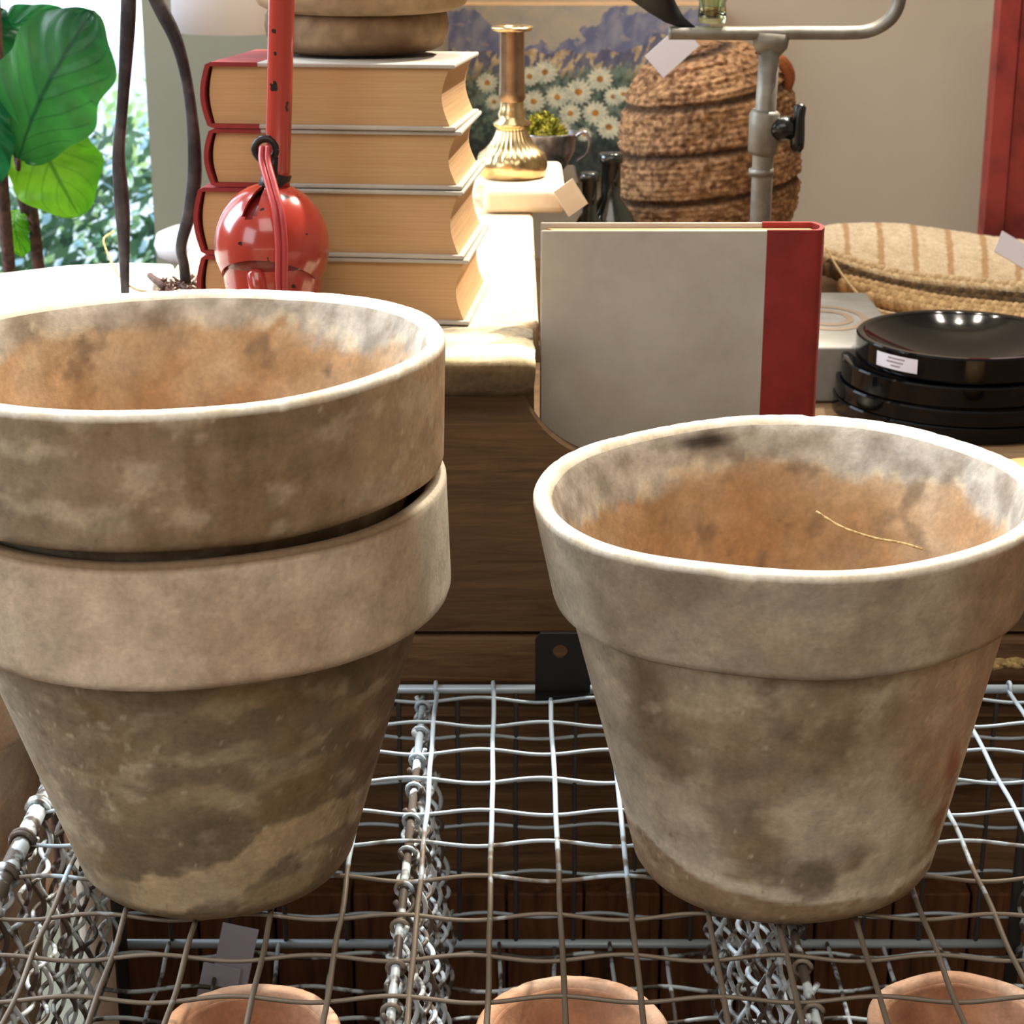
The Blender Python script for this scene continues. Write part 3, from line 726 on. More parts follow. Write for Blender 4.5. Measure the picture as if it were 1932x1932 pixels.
# ------------------------------------------------------------------ left round table
zt2=ZT
far=[(-260,560),(-120,530),(0,514),(130,499),(240,494),(330,497),(420,502)]
fp=[PZ(x,y,zt2) for x,y in far]
poly=[(-.2235,1.06),(-.2235,fp[-2].y)]+[(p.x,p.y) for p in reversed(fp) if p.x<-.228]+[(-.55,1.06)]
tb=thing('side_table','pale whitewashed table with a curved far edge under the iron straps','table',(-.45,1.2,ZF))
b=MB(); b.prism(poly,zt2-.02,zt2,ax='Z'); P(tb,b.build('table_top',M_lightwood,smooth=False,bevel=.003))
for (x,y) in ((-.27,1.13),(-.27,1.24),(-.50,1.12),(-.48,1.20)):
    b=MB(); b.tube([(x,y,zt2-.02),(x,y,ZF)],.014,12); P(tb,b.build('leg',M_lightwood))
# iron stand with two curved straps
s1=[(243,-70),(242,20),(238,100),(231,200),(224,290),(229,370),(233,440),(236,556)]
s2=[(262,-70),(300,10),(332,75),(352,150),(364,240),(367,330),(358,400),(342,462),(347,500),(351,534)]
b1=PZ(236,556,zt2+.003); b2=PZ(351,534,zt2+.003)
ist=thing('iron_stand','tall wrought iron stand with two bowed straps on the pale table','plant stand',((b1.x+b2.x)/2,b1.y,zt2))
for s,bb_,w in ((s1,b1,[.0034]),(s2,b2,[.0032])):
    pts=crv([PY(x,y,bb_.y) for x,y in s],6)
    L_=len(pts); rr=[.0040*(1+.15*math.sin(k*.25))*(1 if k<L_-10 else .75+.25*(L_-k)/10) for k in range(L_)]
    b=MB(); b.tube(pts,rr,10,flat=.6); P(ist,b.build('strap',M_iron))
b=MB(); b.tube([PY(225,-68,b1.y),PY(285,-68,b2.y)],.004,10); P(ist,b.build('cross_bar',M_iron))
# twigs
b=MB(); b.tube(crv([PZ(236,535,zt2+.010),PZ(215,505,zt2+.015),PZ(200,470,zt2+.022),PZ(196,450,zt2+.026),PZ(215,436,zt2+.028)],5),.0007,5); b.tube(crv([PZ(236,535,zt2+.010),PZ(262,548,zt2+.0015),PZ(300,552,zt2+.001)],5),.0007,5)
tag(b.build('twig',M_rope),'thin curled tan twig by the left iron strap','twig')
b=MB()
b.tube([PZ(283,520,zt2+.004),PZ(310,543,zt2+.003)],.0022,8)
for k in range(40):
    x=random.uniform(300,385); y=random.uniform(528,552); p=PZ(x,y,zt2+.002); d=Vector((random.uniform(-1,1),random.uniform(-1,1),random.uniform(0,.5))).normalized()*.004
    b.tube([p-d,p,p+d+Vector((0,0,.001))],.0008,5)
tag(b.build('dried_moss',M_stem,fixn=False),'clump of dark dried stems at the foot of the bowed iron strap','dried stems')
# white stool
c=PY(395,455,1.95); st_=thing('stool','round white stool seat behind the books and bowed iron strap','stool',(c.x,1.95,ZF))
b=MB(); b.lathe([(0,-.018),(.04,-.018),(.052,-.012),(.055,-.002),(.052,.008),(.04,.013),(0,.014)],48,O=(c.x,1.95,c.z)); P(st_,b.build('seat',M_white))
b=MB(); b.tube([(c.x,1.95,c.z-.016),(c.x,1.95,ZF+.01)],.02,16); P(st_,b.build('leg',M_wallC))
b=MB(); b.lathe([(0,0),(.05,0),(.05,.01),(0,.02)],32,O=(c.x,1.95,ZF)); P(st_,b.build('base',M_wallC))
# pendant shade
c=PY(430,66,1.8)
pn=thing('pendant_lamp','white pendant shade hanging before the sage column','lamp',(c.x,1.85,ZC))
b=MB(); b.lathe([(.056,0),(.0575,.0),(.0565,.14),(.020,.16),(.018,.158),(.055,.138)],56,O=(c.x,1.85,PY(430,66,1.80).z),closed=True)
P(pn,b.build('shade',M_white)); b=MB(); b.tube([(c.x,1.85,c.z+.15),(c.x,1.85,ZC-.001)],.003,8); P(pn,b.build('cord',M_white))
# ------------------------------------------------------------------ fiddle leaf fig
fig=thing('fig_plant','fiddle-leaf fig with broad bright green leaves by the window','plant',(-.45,1.6,ZF))
def leaf(cpx,tip,base,width,Y,tone,seed,bend=.02,fold=.3):
    B=PY(base[0],base[1],Y); T=PY(tip[0],tip[1],Y-.02); ax=(T-B); L=ax.length; a=ax.normalized()
    n=Vector((0,-1,.25)).normalized(); w=a.cross(n).normalized(); n=w.cross(a).normalized()
    if n.y>0:n=-n
    hw=width/F*(Y*1.03)/2
    NU,NV=110,64
    def prof(u): 
        return (math.sin(PI*min(1,u**.85*.98+.02))**.55)*(.62+.5*u*(1-.15*u))*(1+.07*math.sin(u*17+seed))
    def pos(u,v):
        t=(v-.5)*2; W=hw*prof(u)
        vein=abs(((u-abs(t)*.35)*7)%1-.5)
        rz=bend*math.sin(PI*u)+fold*W*(-(t*t))*.7+.0035*math.sin(u*22+seed*3+t*4)*abs(t)+.0022*(vein-.25)
        return B+a*(L*u)+w*(t*W)+n*rz
    def cf(u,v):
        t=(v-.5)*2; q=pos(u,v)
        c=mixc(lin(tone[0]),lin(tone[1]),.5+fbm(q,9,3,seed)*1.8+.25*t)
        vd=abs(((u-abs(t)*.35)*7)%1-.5)
        c=mixc(c,lin(tone[2]),sm(.40,.5,vd)*.45*(abs(t)<.9)); c=mixc(c,lin(tone[2]),sm(.05,.02,abs(t))*.8)
        return c
    b=MB(); b.grid(pos,NU,NV,cf=cf); P(fig,b.build('leaf',M_leaf,fixn=False))
    return B
dk=((18,84,46),(58,130,56),(14,58,40)); br=((84,160,30),(142,200,48),(54,112,24)); md=((30,110,60),(70,160,70),(20,80,50))
Yf=1.62
leaf(None,(175,20),(35,300),235,Yf-.03,dk,1)
leaf(None,(150,408),(40,170),205,Yf+.01,br,2)
leaf(None,(-10,350),(-20,150),110,Yf-.02,md,3)
leaf(None,(120,22),(-20,75),70,Yf+.08,md,4)
leaf(None,(45,485),(35,395),60,Yf+.06,br,5)
leaf(None,(20,120),(-60,10),120,Yf+.05,dk,6)
b=MB(); b.tube(crv([PY(-15,-60,Yf),PY(-5,130,Yf),PY(2,300,Yf),PY(20,540,Yf),(-.42,Yf,ZF+.2)],8),.0055,8); P(fig,b.build('stem',M_stem))
b=MB(); b.tube(crv([PY(30,330,Yf+.04),PY(50,400,Yf+.04),PY(75,530,Yf+.04),(-.40,Yf+.04,ZF+.2)],8),.0052,8); P(fig,b.build('stem',M_stem))
b=MB(); b.tube(crv([PY(-15,30,Yf),PY(30,300,Yf-.02),PY(35,300,Yf-.03)],5),.002,6); P(fig,b.build('leaf_stalk',M_stem))
b=MB(); b.lathe([(0,0),(.09,0),(.12,.22),(.112,.22),(.10,.2),(0,.2)],48,O=(-.41,Yf+.02,ZF)); P(fig,b.build('planter',M_wallC))
# ------------------------------------------------------------------ painting on the wall
YPa=2.30
def paintf():
    c0=PY(845,10,YPa); c1=PY(1330,330,YPa); x0,x1,z1,z0=c0.x,c1.x,c0.z,c1.z
    daisies=[(1025,134,23),(1128,147,24),(1088,171,26),(1048,181,22),(1004,189,22),(1120,211,24),(1073,212,21),(1146,238,24),(1153,180,18),(996,142,20),(917,154,20),(930,190,16),(1172,175,16),(1060,240,14),(1100,252,14)]
    NU,NV=330,216
    rd=random.Random(5)
    ang=[rd.uniform(0,3) for _ in daisies]
    def pxy(u,v): return 845+485*u,10+320*v
    def cf(u,v):
        x,y=pxy(u,v); q=(x*.01,y*.01,0)
        n=fbm(q,3,4,1); n2=fbm(q,9,3,2)
        sky=mixc(C(196,176,146),C(170,160,146),.5+n*1.2)
        c=sky
        ridge=min(150-(x-1020)*.42 if x>1000 else 999, 999)
        rl=40+ (x-860)*.45*(1) if x<960 else 999
        ridge=88-70*sm(1030,1190,x)+22*sm(1240,1300,x)*0+n*40
        left=18+95*sm(880,1000,x)+n2*16
        top=min(ridge if x>985 else 200,left if x<1030 else 999)
        if y>top:
            c=mixc(C(112,112,138),C(156,150,158),.4+fbm((x*.02,y*.012+x*.01,1),2.4,4,6)*1.8)
            c=mixc(c,C(178,160,150),sm(.18,.3,fbm((x*.02-y*.01,y*.03,3),2.0,3,8))*.6)
        # tan grasses
        gt=96+22*n-30*sm(1150,1250,x)
        g=fbm((x*.03+y*.012,y*.012-x*.006,5),3.0,3,4)
        if y>gt: 
            if g>-.02: c=mixc(c,mixc(C(224,194,146),C(176,146,110),.5+n2*2),sm(-.02,.06,g))
            else: c=mixc(c,C(84,76,84),.5)
        # dark foliage at the base
        fo=sm(118,150,y+n*30)*sm(1240,1180,x)
        gcol=mixc(C(58,74,64),C(126,140,118),.5+n2*2.2+n)
        c=mixc(c,gcol,fo*.95)
        c=mixc(c,C(40,40,40),sm(225,275,y+n*30)*.8)
        for (dx,dy,r),a0 in zip(daisies,ang):
            d=math.hypot(x-dx,(y-dy)*1.08)
            if d<r*1.15:
                a=math.atan2(y-dy,x-dx); pet=r*(.95+.13*math.cos(a*15+a0*5)+.25*n2)
                if d<pet: c=mixc(C(250,236,198),C(176,178,156),.05+.4*((a*.16+.5)%1)*.6+.2*(d/r)**2+ .3*abs(math.sin(a*6.5+a0))+n2*.8)
                if d<r*.27: c=mixc(C(206,140,52),C(150,96,44),.4+n2*2)
        return c
    b=MB(); b.grid(lambda u,v:(x0+(x1-x0)*u,YPa-.001,z1+(z0-z1)*v),NU,NV,cf=cf)
    t=thing('painting','unframed painting of daisies and blue hills on the wall','painting',((x0+x1)/2,YB,z0))
    P(t,b.build('canvas',M_paint,fixn=False,smooth=False))
    b=MB(); b.box((x0,YPa,z0),(x1,YB,z1)); P(t,b.build('stretcher',M_sand,smooth=False))
paintf()
# ------------------------------------------------------------------ candlestick, parcel, cup
YC=1.50
pz=PY(980,345,YC).z
pk=MB(); pa=PY(912,390,1.47); pbx=PY(1052,335,1.47)
pk.grid(lambda u,v:(0,0,0),1,1) if False else None
x0,x1=PY(912,345,1.465).x,PY(1068,345,1.465).x
lo=ZT+.0004; hi=PY(980,347,1.485).z
pk.box((x0,1.462,lo),(x1,1.60,hi)); 
o=pk.build('cloth_parcel',M_cream,bevel=.005); tag(o,'cream linen-wrapped parcel under the brass candlestick','parcel')
b=MB(); M_=Matrix.Translation(PY(1078,375,1.455))@Matrix.Rotation(R(-32),4,'Y')@Matrix.Rotation(R(20),4,'Z'); b.box((-.009,-.0004,-.010),(.009,.0004,.012),M=M_)
tag(b.build('paper_tag',M_cream,smooth=False),'small cream paper tag beside the linen parcel','tag')
cc=PY(966,335,1.52); zb_=hi+.0003
hC=PY(966,52,1.52).z-zb_
k=1.55/F
cs=thing('candlestick','brass candlestick with a fluted bell base and flat drip pan','candlestick',(cc.x,1.52,zb_))
def q(px): return px*k
b=MB(); 
def flute(p,kk,a):
    w=1+.045*math.cos(a*28)*(1 if 5<=kk<=11 else 0); return Vector((p.x*w,p.y*w,p.z))
prof=[(0,0),(q(58),0),(q(63),.002),(q(66),.009),(q(64),.014),(q(58),.018),(q(48),.021),(q(41),.0245),(q(35),.028),(q(31),.0315),(q(28),.035),(q(26),.037),(q(34),.039),(q(35),.041),(q(24),.044),(q(26),.048),(q(22),.052),(q(21),.0575)]
b.lathe(prof,112,fn=flute); o=b.build('base',M_brass); o.parent=cs
b=MB(); b.lathe([(q(20),.056),(q(25),.060),(q(24),.064),(q(23),.075),(q(22.5),hC-.004),(q(23),hC-.002)],32); o=b.build('shaft',simple('dull_bronze',(150,124,96),rough=.32,metal=.9,noise_s=50,c2=(120,92,72),lo=.4,hi=.7)); o.parent=cs
b=MB(); b.lathe([(q(10),hC-.003),(q(36),hC-.002),(q(39),hC),(q(36),hC+.0012),(q(16),hC+.0008),(q(14),hC-.002)],48,closed=True); o=b.build('drip_pan',M_brass); o.parent=cs
# silver cup with moss
cu=PY(1035,300,1.60); zc0=ZT+.0005; zrim=PY(1035,266,1.60).z; kk=1.64/F
# cup stands on a low plinth box behind the candlestick
b=MB(); zpl=PY(1035,345,1.63).z; b.box((cu.x-.045,1.604,ZT+.0003),(cu.x+.025,1.70,zpl)); tag(b.build('box',M_darkglass,smooth=False,bevel=.002),'low dark box under the silver cup behind the candlestick','box')
cup=thing('silver_cup','tarnished silver cup with a curled handle holding moss','cup',(cu.x,1.65,zpl+.0003))
hh=zrim-zpl
b=MB(); b.lathe([(0,0),(q(34),0),(q(36),.003),(q(30),.006),(q(40),.012),(q(54),hh*.6),(q(58),hh-.002),(q(60),hh),(q(57),hh),(q(52),hh*.6),(q(30),.012),(0,.010)],56); o=b.build('bowl',M_silver); o.parent=cup
b=MB(); b.tube(crv([(q(55),-.012,hh-.002),(q(72),-.014,hh+.002),(q(82),-.014,hh-.006),(q(76),-.013,hh-.016),(q(58),-.012,hh-.022)],6),.0025,8,flat=.6); o=b.build('handle',M_silver); o.parent=cup
b=MB(); rd=random.Random(3)
for i in range(1400):
    a=rd.uniform(0,2*PI); r_=q(46)*math.sqrt(rd.random()); z=hh-.006+.020*(1-(r_/q(50))**2)*rd.uniform(.5,1.1)
    p=Vector((r_*math.cos(a)-.004,r_*math.sin(a),z)); d=Vector((rd.uniform(-1,1),rd.uniform(-1,1),rd.uniform(.2,1))).normalized()*.0045; e=d.orthogonal().normalized()*.0014
    b.add([p-e,p+e,p+d],[(0,1,2)],0,mixc(C(70,80,20),C(170,160,50),rd.random()))
o=tag(b.build('moss',M_moss,smooth=False,fixn=False),'yellow green moss growing in the silver cup','moss',kind='stuff'); o.location=(cu.x,1.65,zpl+.0003)
# dark bottles
def bottle(px,py,Y,z0,r,h,label,m=None):
    c=PY(px,py,Y); b=MB(); b.lathe([(0,0),(r*.95,0),(r,.004),(r,h*.55),(r*.8,h*.68),(r*.35,h*.78),(r*.34,h*.95),(r*.42,h*.955),(r*.42,h),(0,h)],40,O=(0,0,0)); o=b.build('bottle',m or M_darkglass); o.location=(c.x,Y,z0); tag(o,label,'bottle')
bottle(1152,350,1.62,ZS+.0005,.024,PY(1152,290,1.62).z-ZS,'dark glass bottle between the silver cup and tall basket')
bottle(1112,350,1.60,ZS+.0005,.018,PY(1112,350,1.60).z-ZS+.01,'shorter dark bottle beside the cream tag')
# ------------------------------------------------------------------ big basket
YBk=1.75
def basket():
    c=PY(1336,300,YBk); k=1.80/F
    ys=[(78,50),(90,74),(110,102),(135,124),(165,143),(200,152),(240,159),(280,163),(320,165),(360,163),(400,158),(450,152),(520,144),(582,134)]
    def zz(y): return PY(1336,y,YBk).z
    pts=[(0,zz(76))]+[(r*k,zz(y)) for y,r in ys]
    pts=[(p[0],p[1]) for p in pts]
    sp=crv([Vector((a,0,b_)) for a,b_ in pts],14); prof=[(max(0,p.x),p.z) for p in sp]
    z0=prof[-1][1]; prof=[(r,z-z0) for r,z in prof]
    per=.0405
    def fn(p,kk,a):
        r=math.hypot(p.x,p.y)
        z=p.z-.011*math.cos(a)+.010; ph=(z/per)%1
        g=sm(.14,0,min(ph,1-ph))
        row=(z/.0095); chev=math.sin(row*PI*2+ (1 if int(math.floor(row/1))%2 else -1)*0)
        st_=math.sin(a*r/ .0042*.5 + (.9 if int(math.floor(row))%2 else -.9)*((row%1)-.5)*3)
        n=noise.noise(Vector((p.x*260,p.y*260,p.z*200)))
        kq=1+(-.050*g+.018*abs(chev)+.014*st_+.026*n)*(.075/max(r,.03))
        return Vector((p.x*kq,p.y*kq,p.z+n*.0008))
    def cf(p,kk,a):
        z=p.z-.011*math.cos(a)+.010; ph=(z/per)%1; g=sm(.13,0.02,min(ph,1-ph))
        n=noise.noise(Vector((p.x*200,p.y*200,p.z*260))); n2=fbm(p,22,3,5)
        c=mixc(C(112,76,48),C(186,142,100),.5+n*1.2+n2*.9); c=mixc(c,C(66,44,28),g*.95)
        return mixc(c,C(104,70,42),sm(.15,.4,fbm(p,70,3,9))*.6)
    b=MB(); b.lathe(list(reversed(prof)),420,fn=fn,cf=cf)
    t=thing('basket','tall brown woven raffia basket beside the daisy painting','basket',(c.x,YBk,ZS+.0005),(0,0,0))
    o=b.build('body',M_weave); o.parent=t
    hx=PY(1462,130,YBk); b=MB()
    b.tube(crv([(hx.x-c.x-.010,-.012,hx.z-z0+.008),(hx.x-c.x+.003,-.018,hx.z-z0+.008),(hx.x-c.x+.010,-.018,hx.z-z0-.004),(hx.x-c.x+.006,-.014,hx.z-z0-.022)],6),.0055,8,col=C(150,84,44)); o=b.build('handle',M_weave); o.parent=t
    t.location.z=z0 if z0>ZS else ZS+.0005
    return t
basket()
# ------------------------------------------------------------------ metal stand with bracket
YM=1.385
ms=thing('metal_stand','grey metal stand with forked arm and black wing knob','stand',(PY(1437,500,YM).x,YM,ZS))
def mt(px): return [PY(x,y,YM) for x,y in px]
b=MB(); b.tube([(PY(1430,600,YM).x,YM,ZS+.001),*mt([(1434,430),(1441,260),(1452,90)])],[.0075]*2+[.0074,.0072],16); P(ms,b.build('pole',M_greymetal))
b=MB(); b.tube(mt([(1438,292),(1439,284),(1443,215),(1444,208)]),[.0085,.0105,.0108,.009],20); b.tube(mt([(1436,318),(1436,330)]),[.0088,.0088],20); P(ms,b.build('collar',M_greymetal))
b=MB(); b.tube(mt([(1450,105),(1453,88),(1456,62)]),[.0075,.012,.013],16,flat=.7); pts=crv(mt([(1262,62),(1300,62),(1400,63),(1500,62),(1600,62),(1640,58),(1672,42),(1690,20),(1698,-10),(1700,-60)]),6); b.tube(pts,.0062,14,flat=.75); P(ms,b.build('arm',M_greymetal))
b=MB(); b.prism([(PY(x,y,YM).x,PY(x,y,YM).z) for x,y in [(1150,-60),(1188,-2),(1222,22),(1255,42),(1290,54),(1322,58),(1306,46),(1290,32),(1276,8),(1262,-25),(1256,-60)]],YM-.003,YM+.001)
P(ms,b.build('blade',simple('black_steel_blade',(22,20,24),rough=.5,metal=.3)))
b=MB(); b.tube([PY(1452,243,YM-.004),PY(1470,243,YM-.004),PY(1478,242,YM-.004),PY(1494,241,YM-.004)],[.006,.0085,.0085,.008],18)
b.tube([PY(1508,196,YM-.004),PY(1509,203,YM-.004),PY(1508,222,YM-.004),PY(1504,245,YM-.004),PY(1504,268,YM-.004),PY(1504,280,YM-.004),PY(1504,288,YM-.004)],[.0025,.0046,.0040,.0055,.0052,.0048,.0024],16); P(ms,b.build('knob',M_knob))
b=MB(); b.lathe([(0,0),(.034,0),(.034,.004),(.012,.010),(0,.010)],32,O=(PY(1430,600,YM).x,YM,ZS+.0004)); P(ms,b.build('base',M_greymetal))
# glass jar on the arm
c=PY(1343,50,YM); b=MB(); b.lathe([(0,0),(.009,0),(.0098,.003),(.0092,.014),(.0112,.018),(.0115,.030),(.012,.05),(.0108,.05),(.010,.03),(.0095,.018),(.0075,.012),(.0075,.004),(0,.003)],40); o=b.build('glass_jar',M_greenglass); o.location=(c.x,YM,PY(1343,56,YM).z+.0045); tag(o,'pale green glass jar standing on the metal arm','jar')
b=MB(); M_=Matrix.Translation(PY(1268,96,1.69))@Matrix.Rotation(R(-42),4,'Y'); b.box((-.020,-.0005,-.012),(.020,.0005,.012),M=M_); tag(b.build('paper_tag',M_tagw,smooth=False),'white paper tag at the shoulder of the tall basket','tag')
# ------------------------------------------------------------------ black bowls
cb=PY(1815,636,1.42); z=ZS+.0004
bl=['glossy black bowl at the bottom of the round stack','glossy black bowl second from the bottom of the round stack','glossy black bowl just under the stickered one','topmost glossy black bowl with a white sticker on its rim']
rs=[.0925,.0925,.0865,.0785]; zt4=[.0125,.0245,.0400,.0590]
topbowl=None
for i,lb in enumerate(bl):
    r=rs[i]; z0=.0004 if i==0 else zt4[i-1]+.0002; hh=zt4[i]-z0
    d=.020; Rd=r-.008; t_=.0022
    prof=[(r-.006,.0),(r-.0008,.0),(r,.0008),(r,hh-.0012),(r-.0012,hh),(r-.005,hh),(r-.0065,hh-.0012)]
    if i==3: prof+=[(Rd*k/14,hh-.002-d*(1-(k/14)**2)) for k in range(14,-1,-1)]+[(Rd*k/10,hh-.002-t_-d*(1-(k/10)**2)) for k in range(0,10)]
    else: prof+=[(r-.010,hh-.004),(r-.010,.0)]
    t=thing('bowl',lb,'bowl',(cb.x+(0,.0015,-.001,.001)[i],1.42,ZS+z0),group='stacked glossy black bowls')
    b=MB(); b.lathe(prof,128,closed=(i!=3)); o=b.build('bowl_body',M_black,auto=40); o.parent=t; topbowl=t
# sticker
def curved(x,zc,w,h,r,lift,rot=0):
    pass
t=topbowl; r=.0785+.0004; a0=math.atan2(-1,0)
b=MB(); ac=-PI/2-.86
aw=.235; zl,zh=.0045,.0150
def stk(u,v,lift=0.0002,u0=-1,u1=1,v0=0,v1=1):
    a=ac+aw*(u0+(u1-u0)*u); z=zl+(zh-zl)*(v0+(v1-v0)*v)
    return (math.cos(a)*(r+lift),math.sin(a)*(r+lift),z)
b.grid(lambda u,v:stk(u,v),16,2); o=b.build('sticker',M_tagw,fixn=False); o.parent=t
b=MB(); rd=random.Random(2)
for (v,ua,ub) in ((.72,-.35,.40),(.46,-.42,.38),(.20,-.2,.22)):
    u=ua
    while u<ub:
        w=rd.uniform(.03,.07)
        b.grid(lambda p,q_,u=u,w=w,v=v:stk(p,q_,.0004,u,u+w,v,v+.13),1,1); u+=w+.02
o=b.build('sticker_lettering',M_tagink,fixn=False); o.parent=[c for c in COL.objects if c.name.startswith('sticker')][0]
# grey carton
y0=1.44
g0=PY(1500,760,y0); x1_=PY(1715,655,y0).x
zt_=PY(1550,655,y0).z
cr=thing('carton','grey carton with brown ring print on its lid','box',(g0.x+.04,y0+.1,ZS))
b=MB(); b.box((PY(1490,700,y0).x,y0,ZS+.0004),(x1_,y0+.19,zt_)); P(cr,b.build('box_body',M_stone,smooth=False,bevel=.002))
b=MB()
cx_,cy_=PZ(1560,600,zt_).x,PZ(1560,600,zt_).y
for rr in (.030,.018):
    b.grid(lambda u,v,rr=rr:(cx_+(rr+(v-.5)*.006)*math.cos(u*2*PI),cy_+(rr+(v-.5)*.006)*1.3*math.sin(u*2*PI),zt_+.0004),48,1)
P(cr,b.build('ring_print',M_stonebrown,fixn=False))
# kraft board and flat woven bag
zbo=PY(1700,612,1.66).z
b=MB(); b.box((PY(1500,600,1.66).x,1.645,ZS+.0004),(.95,1.98,zbo)); tag(b.build('kraft_box',M_sand,smooth=False,bevel=.002),'low tan kraft box under the flat woven bag','box')
bag=thing('woven_bag','flat striped woven bag with a braided edge lying on kraft box','bag',(.5,1.85,zbo))
# upper flap surface: follow two pixel curves projected at set depths
top_=[(1530,432,2.05),(1600,422,2.06),(1690,422,2.07),(1780,433,2.08),(1870,446,2.08),(1960,458,2.08),(2080,478,2.08)]
edge=[(1535,478,1.80),(1600,500,1.78),(1690,524,1.76),(1780,535,1.74),(1870,543,1.73),(1960,552,1.72),(2080,560,1.72)]
A=crv([PY(*p) for p in top_],10); B=crv([PY(*p) for p in edge],10)
NN=len(A)-1
def lerpc(L_,u):
    f=u*NN; i=min(int(f),NN-1); return L_[i].lerp(L_[i+1],f-i)
def sf(u,v):
    p=lerpc(A,u).lerp(lerpc(B,u),v); p.z+=.010*math.sin(PI*v)+.0012*noise.noise(p*180)+.0008*math.sin(v*60); return p
def sc(u,v):
    uu=u*8.3+.25-v*.12; st_=abs((uu%1)-.5); n=noise.noise(sf(u,v)*150); n2=fbm(sf(u,v),60,3,2)
    c=mixc(C(208,184,152),C(232,212,182),.5+n*.6+n2*.6); return mixc(c,C(176,134,90),sm(.12,.07,st_+n*.05)*.8*sm(1.02,.85,v))
b=MB(); b.grid(sf,260,60,cf=sc); 
def back(u,v):
    p=sf(u,v); p=Vector(p); p.z=min(p.z,zbo+.004)+0; p.z=zbo+.003+ (p.z-zbo-.003)*0; return p
P(bag,b.build('striped_panel',M_weave,fixn=False))
def braid(mb,pts,w,pitch,r,c1,c2,seed=0):
    # three strand plait
    for s in range(3):
        out=[]
        d=0
        for i,p in enumerate(pts):
            if i: d+=(pts[i]-pts[i-1]).length
            ph=2*PI*d/pitch+s*2*PI/3
            t=(pts[min(i+1,len(pts)-1)]-pts[max(i-1,0)]).normalized(); up=Vector((0,-.5,.86)); side=t.cross(up).normalized()
            out.append(p+side*(w*math.sin(ph))+up*(r*.8*math.sin(2*ph)))
        mb.tube(out,r,7,col=mixc(lin(c1),lin(c2),s/2))
b=MB(); E=crv([PY(*p) for p in edge],60)
braid(b,[p+Vector((0,-.002,.0)) for p in E],.0052,.020,.0042,(226,200,160),(206,176,134)); P(bag,b.build('braided_edge',M_weave,fixn=False))
# lower layers: braid rows; gap shade put into the top row and panel colours
low=[[(1560,505,1.76),(1640,534,1.74),(1750,556,1.72),(1860,566,1.71),(1960,574,1.70),(2080,582,1.70)],
     [(1590,535,1.735),(1680,556,1.715),(1780,576,1.70),(1870,586,1.69),(1960,594,1.685),(2080,600,1.68)],
     [(1640,560,1.715),(1720,578,1.70),(1800,594,1.685),(1880,606,1.675),(1960,612,1.67),(2080,616,1.67)]]
for i,lw in enumerate(low):
    b=MB(); E=crv([PY(*p)+Vector((0,.004,0)) for p in lw],60)
    braid(b,E,.0050,.018,.0040,*(((104,80,52),(80,60,38)) if i==0 else ((214,180,132),(186,152,106)))); P(bag,b.build('lower_braid',M_weave,fixn=False))
A2=crv([PY(*p)+Vector((0,.012,-.004)) for p in low[0]],10); B2=crv([PY(*p)+Vector((0,.010,-.002)) for p in low[2]],10); NN2=len(A2)-1
def sf2(u,v):
    f=u*NN2; i=min(int(f),NN2-1); return A2[i].lerp(A2[i+1],f-i).lerp(B2[i].lerp(B2[i+1],f-i),v)
b=MB(); b.grid(sf2,60,12,cf=lambda u,v:mixc(C(70,54,36),C(190,154,110),sm(0.05,.5,v))); 
def sf3(u,v):
    f=u*NN; i=min(int(f),NN-1); e=B[i].lerp(B[i+1],f-i)+Vector((0,.014,-.006)); f2=u*NN2; j=min(int(f2),NN2-1); l=A2[j].lerp(A2[j+1],f2-j); return e.lerp(l,v)
b.grid(sf3,60,4,cf=lambda u,v:C(62,48,34)); P(bag,b.build('lower_panel',M_weave,fixn=False))
b=MB(); b.tube(crv([PY(1560,470,1.77),PY(1590,520,1.73),PY(1640,575,1.69),PY(1690,592,1.665),PY(1770,596,1.66),PY(1800,612,1.655)],8),.0012,6,col=C(226,196,150)); P(bag,b.build('string',M_weave))
b=MB(); M_=Matrix.Translation(PY(1935,488,1.72))@Matrix.Rotation(R(30),4,'Y')@Matrix.Rotation(R(-35),4,'X'); b.box((-.030,-.0005,-.010),(.03,.0005,.012),M=M_); tag(b.build('paper_tag',M_tagw,smooth=False),'white paper tag lying on the striped woven bag','tag')
# red post
YR=2.15
rp=thing('red_post','red painted wooden post with a dark seam by the wall','post',(.58,YR,ZF))
xa,xb=PY(1858,440,YR).x,PY(1905,440,YR).x
def slab(pa,pb,w0,w1,y0,y1,nm):
    b=MB(); vs=[]
    for (px,py) in (pa,pb):
        for y in (y0,y1):
            for s in (0,1): 
                p=PY(px+(w0,w1)[0 if (px,py)==pa else 1]*s,py,YR); vs.append((p.x,y,p.z))
    b.add(vs,[(0,1,5,4),(2,6,7,3),(0,4,6,2),(1,3,7,5),(0,2,3,1),(4,5,7,6)]); P(rp,b.build(nm,M_redpost,smooth=False,bevel=.001))
slab((1853,470),(1893,-60),38,40,YR,YR+.03,'board'); slab((1893,470),(1936,-60),90,90,YR+.004,YR+.03,'board')
b=MB(); b.box((xa+.01,YR+.003,ZF),(xb+.02,YR+.028,PY(1870,460,YR).z)); P(rp,b.build('foot',M_redpost,smooth=False))
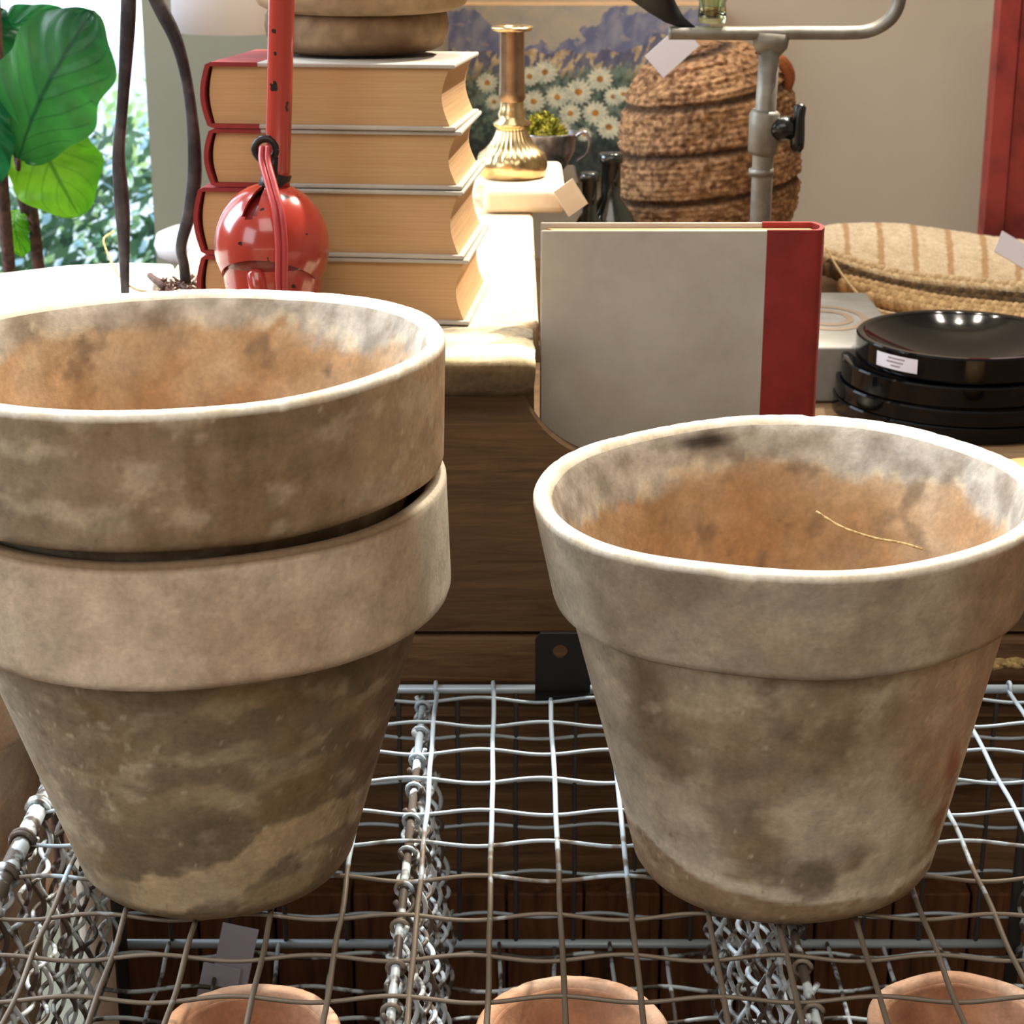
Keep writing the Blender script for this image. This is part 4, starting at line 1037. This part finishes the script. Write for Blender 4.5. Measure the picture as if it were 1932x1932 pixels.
# pale wood lid at far right
c=PZ(1948,905,ZS+.02); b=MB(); b.lathe([(0,.0),(.028,.0),(.034,.006),(.035,.014),(.031,.022),(.020,.028),(0,.030)],64); ld=thing('round_wooden_box','round pale wooden box with a ring mark beside the black bowls','box',(c.x,c.y,ZS+.0004)); o=b.build('round_body',M_orange); o.parent=ld
b=MB(); b.tube([(.006*math.cos(a)-.002,.006*math.sin(a)-.016,.0265+.0*a) for a in [2*PI*k/24 for k in range(25)]],.0006,6,cap=False); o=b.build('ring_mark',M_mark); o.parent=ld
# ------------------------------------------------------------------ lighting
w=bpy.data.worlds.new('world'); scn.world=w; w.use_nodes=True
bg=w.node_tree.nodes['Background']; bg.inputs[0].default_value=(.78,.90,1,1); bg.inputs[1].default_value=3.5
def area(nm,loc,target,size,e,c,sy=None):
    l=bpy.data.lights.new(nm,'AREA'); l.size=size; l.energy=e; l.color=c
    if sy: l.shape='RECTANGLE'; l.size_y=sy
    o=bpy.data.objects.new(nm,l); COL.objects.link(o); o.location=loc; o.rotation_euler=(Vector(target)-Vector(loc)).to_track_quat('-Z','Y').to_euler(); return o
def spot(nm,loc,target,e,c,ang,rad=.03,blend=.3):
    l=bpy.data.lights.new(nm,'SPOT'); l.energy=e; l.color=c; l.spot_size=R(ang); l.shadow_soft_size=rad; l.spot_blend=blend
    o=bpy.data.objects.new(nm,l); COL.objects.link(o); o.location=loc; o.rotation_euler=(Vector(target)-Vector(loc)).to_track_quat('-Z','Y').to_euler(); return o
area('ceiling_fill',(0,-.2,1.85),(0,.9,0),1.6,33,(1,.90,.80))
area('window_fill',(-1.7,1.5,1.1),(0,1.0,0),1.0,52,(.80,.90,1.0))  # added lamp out of view, stands in for window light from the left
area('front_fill',(-1.5,-.5,1.0),(0,.95,-.05),.9,13,(.86,.93,1.0))  # added cool fill for the crate and pot fronts; no window here
spot('added_spot',(.75,1.95,1.6),(-.06,1.33,.2),265,(1,.90,.74),26,.02,.35)  # added lamp standing in for sun on the books and tabletop
spot('added_spot',(.25,1.55,1.8),(.1,.75,.1),110,(1,.92,.80),60,.06,.6)  # added lamp from behind to brighten the pot lips
spot('added_spot',(-.9,1.7,1.7),(.05,.98,0),90,(.80,.90,1),34,.05,.6)  # added cool lamp to brighten the crate's far wires
for i in range(4):
    x=.15+.22*i; t=thing('downlight','round ceiling downlight in a row above the table','ceiling light',(x,2.22,ZC),group='row of ceiling downlights')
    b=MB(); b.lathe([(0,-.004),(.03,-.004),(.03,0),(0,0)],24); o=b.build('bulb',M_bulb); o.parent=t
    spot('downlight_lamp',(x,2.2,ZC-.03),(x*.6,1.2,.1),22,(1,.90,.76),120,.012,.5)
    b=MB(); b.lathe([(.031,-.006),(.045,-.006),(.045,-.0002),(.031,-.0002)],24,closed=True); o=b.build('trim_ring',M_white); o.parent=t
scn.view_settings.view_transform='Standard'; scn.view_settings.look='None'; scn.view_settings.exposure=0
scn.cycles.use_denoising=True
cd.dof.use_dof=True; cd.dof.focus_distance=.86; cd.dof.aperture_fstop=36
scn.cycles.use_adaptive_sampling=True; scn.cycles.adaptive_threshold=.05
scn.cycles.max_bounces=5; scn.cycles.diffuse_bounces=3; scn.cycles.glossy_bounces=3; scn.cycles.transparent_max_bounces=6
scn.cycles.sample_clamp_indirect=6
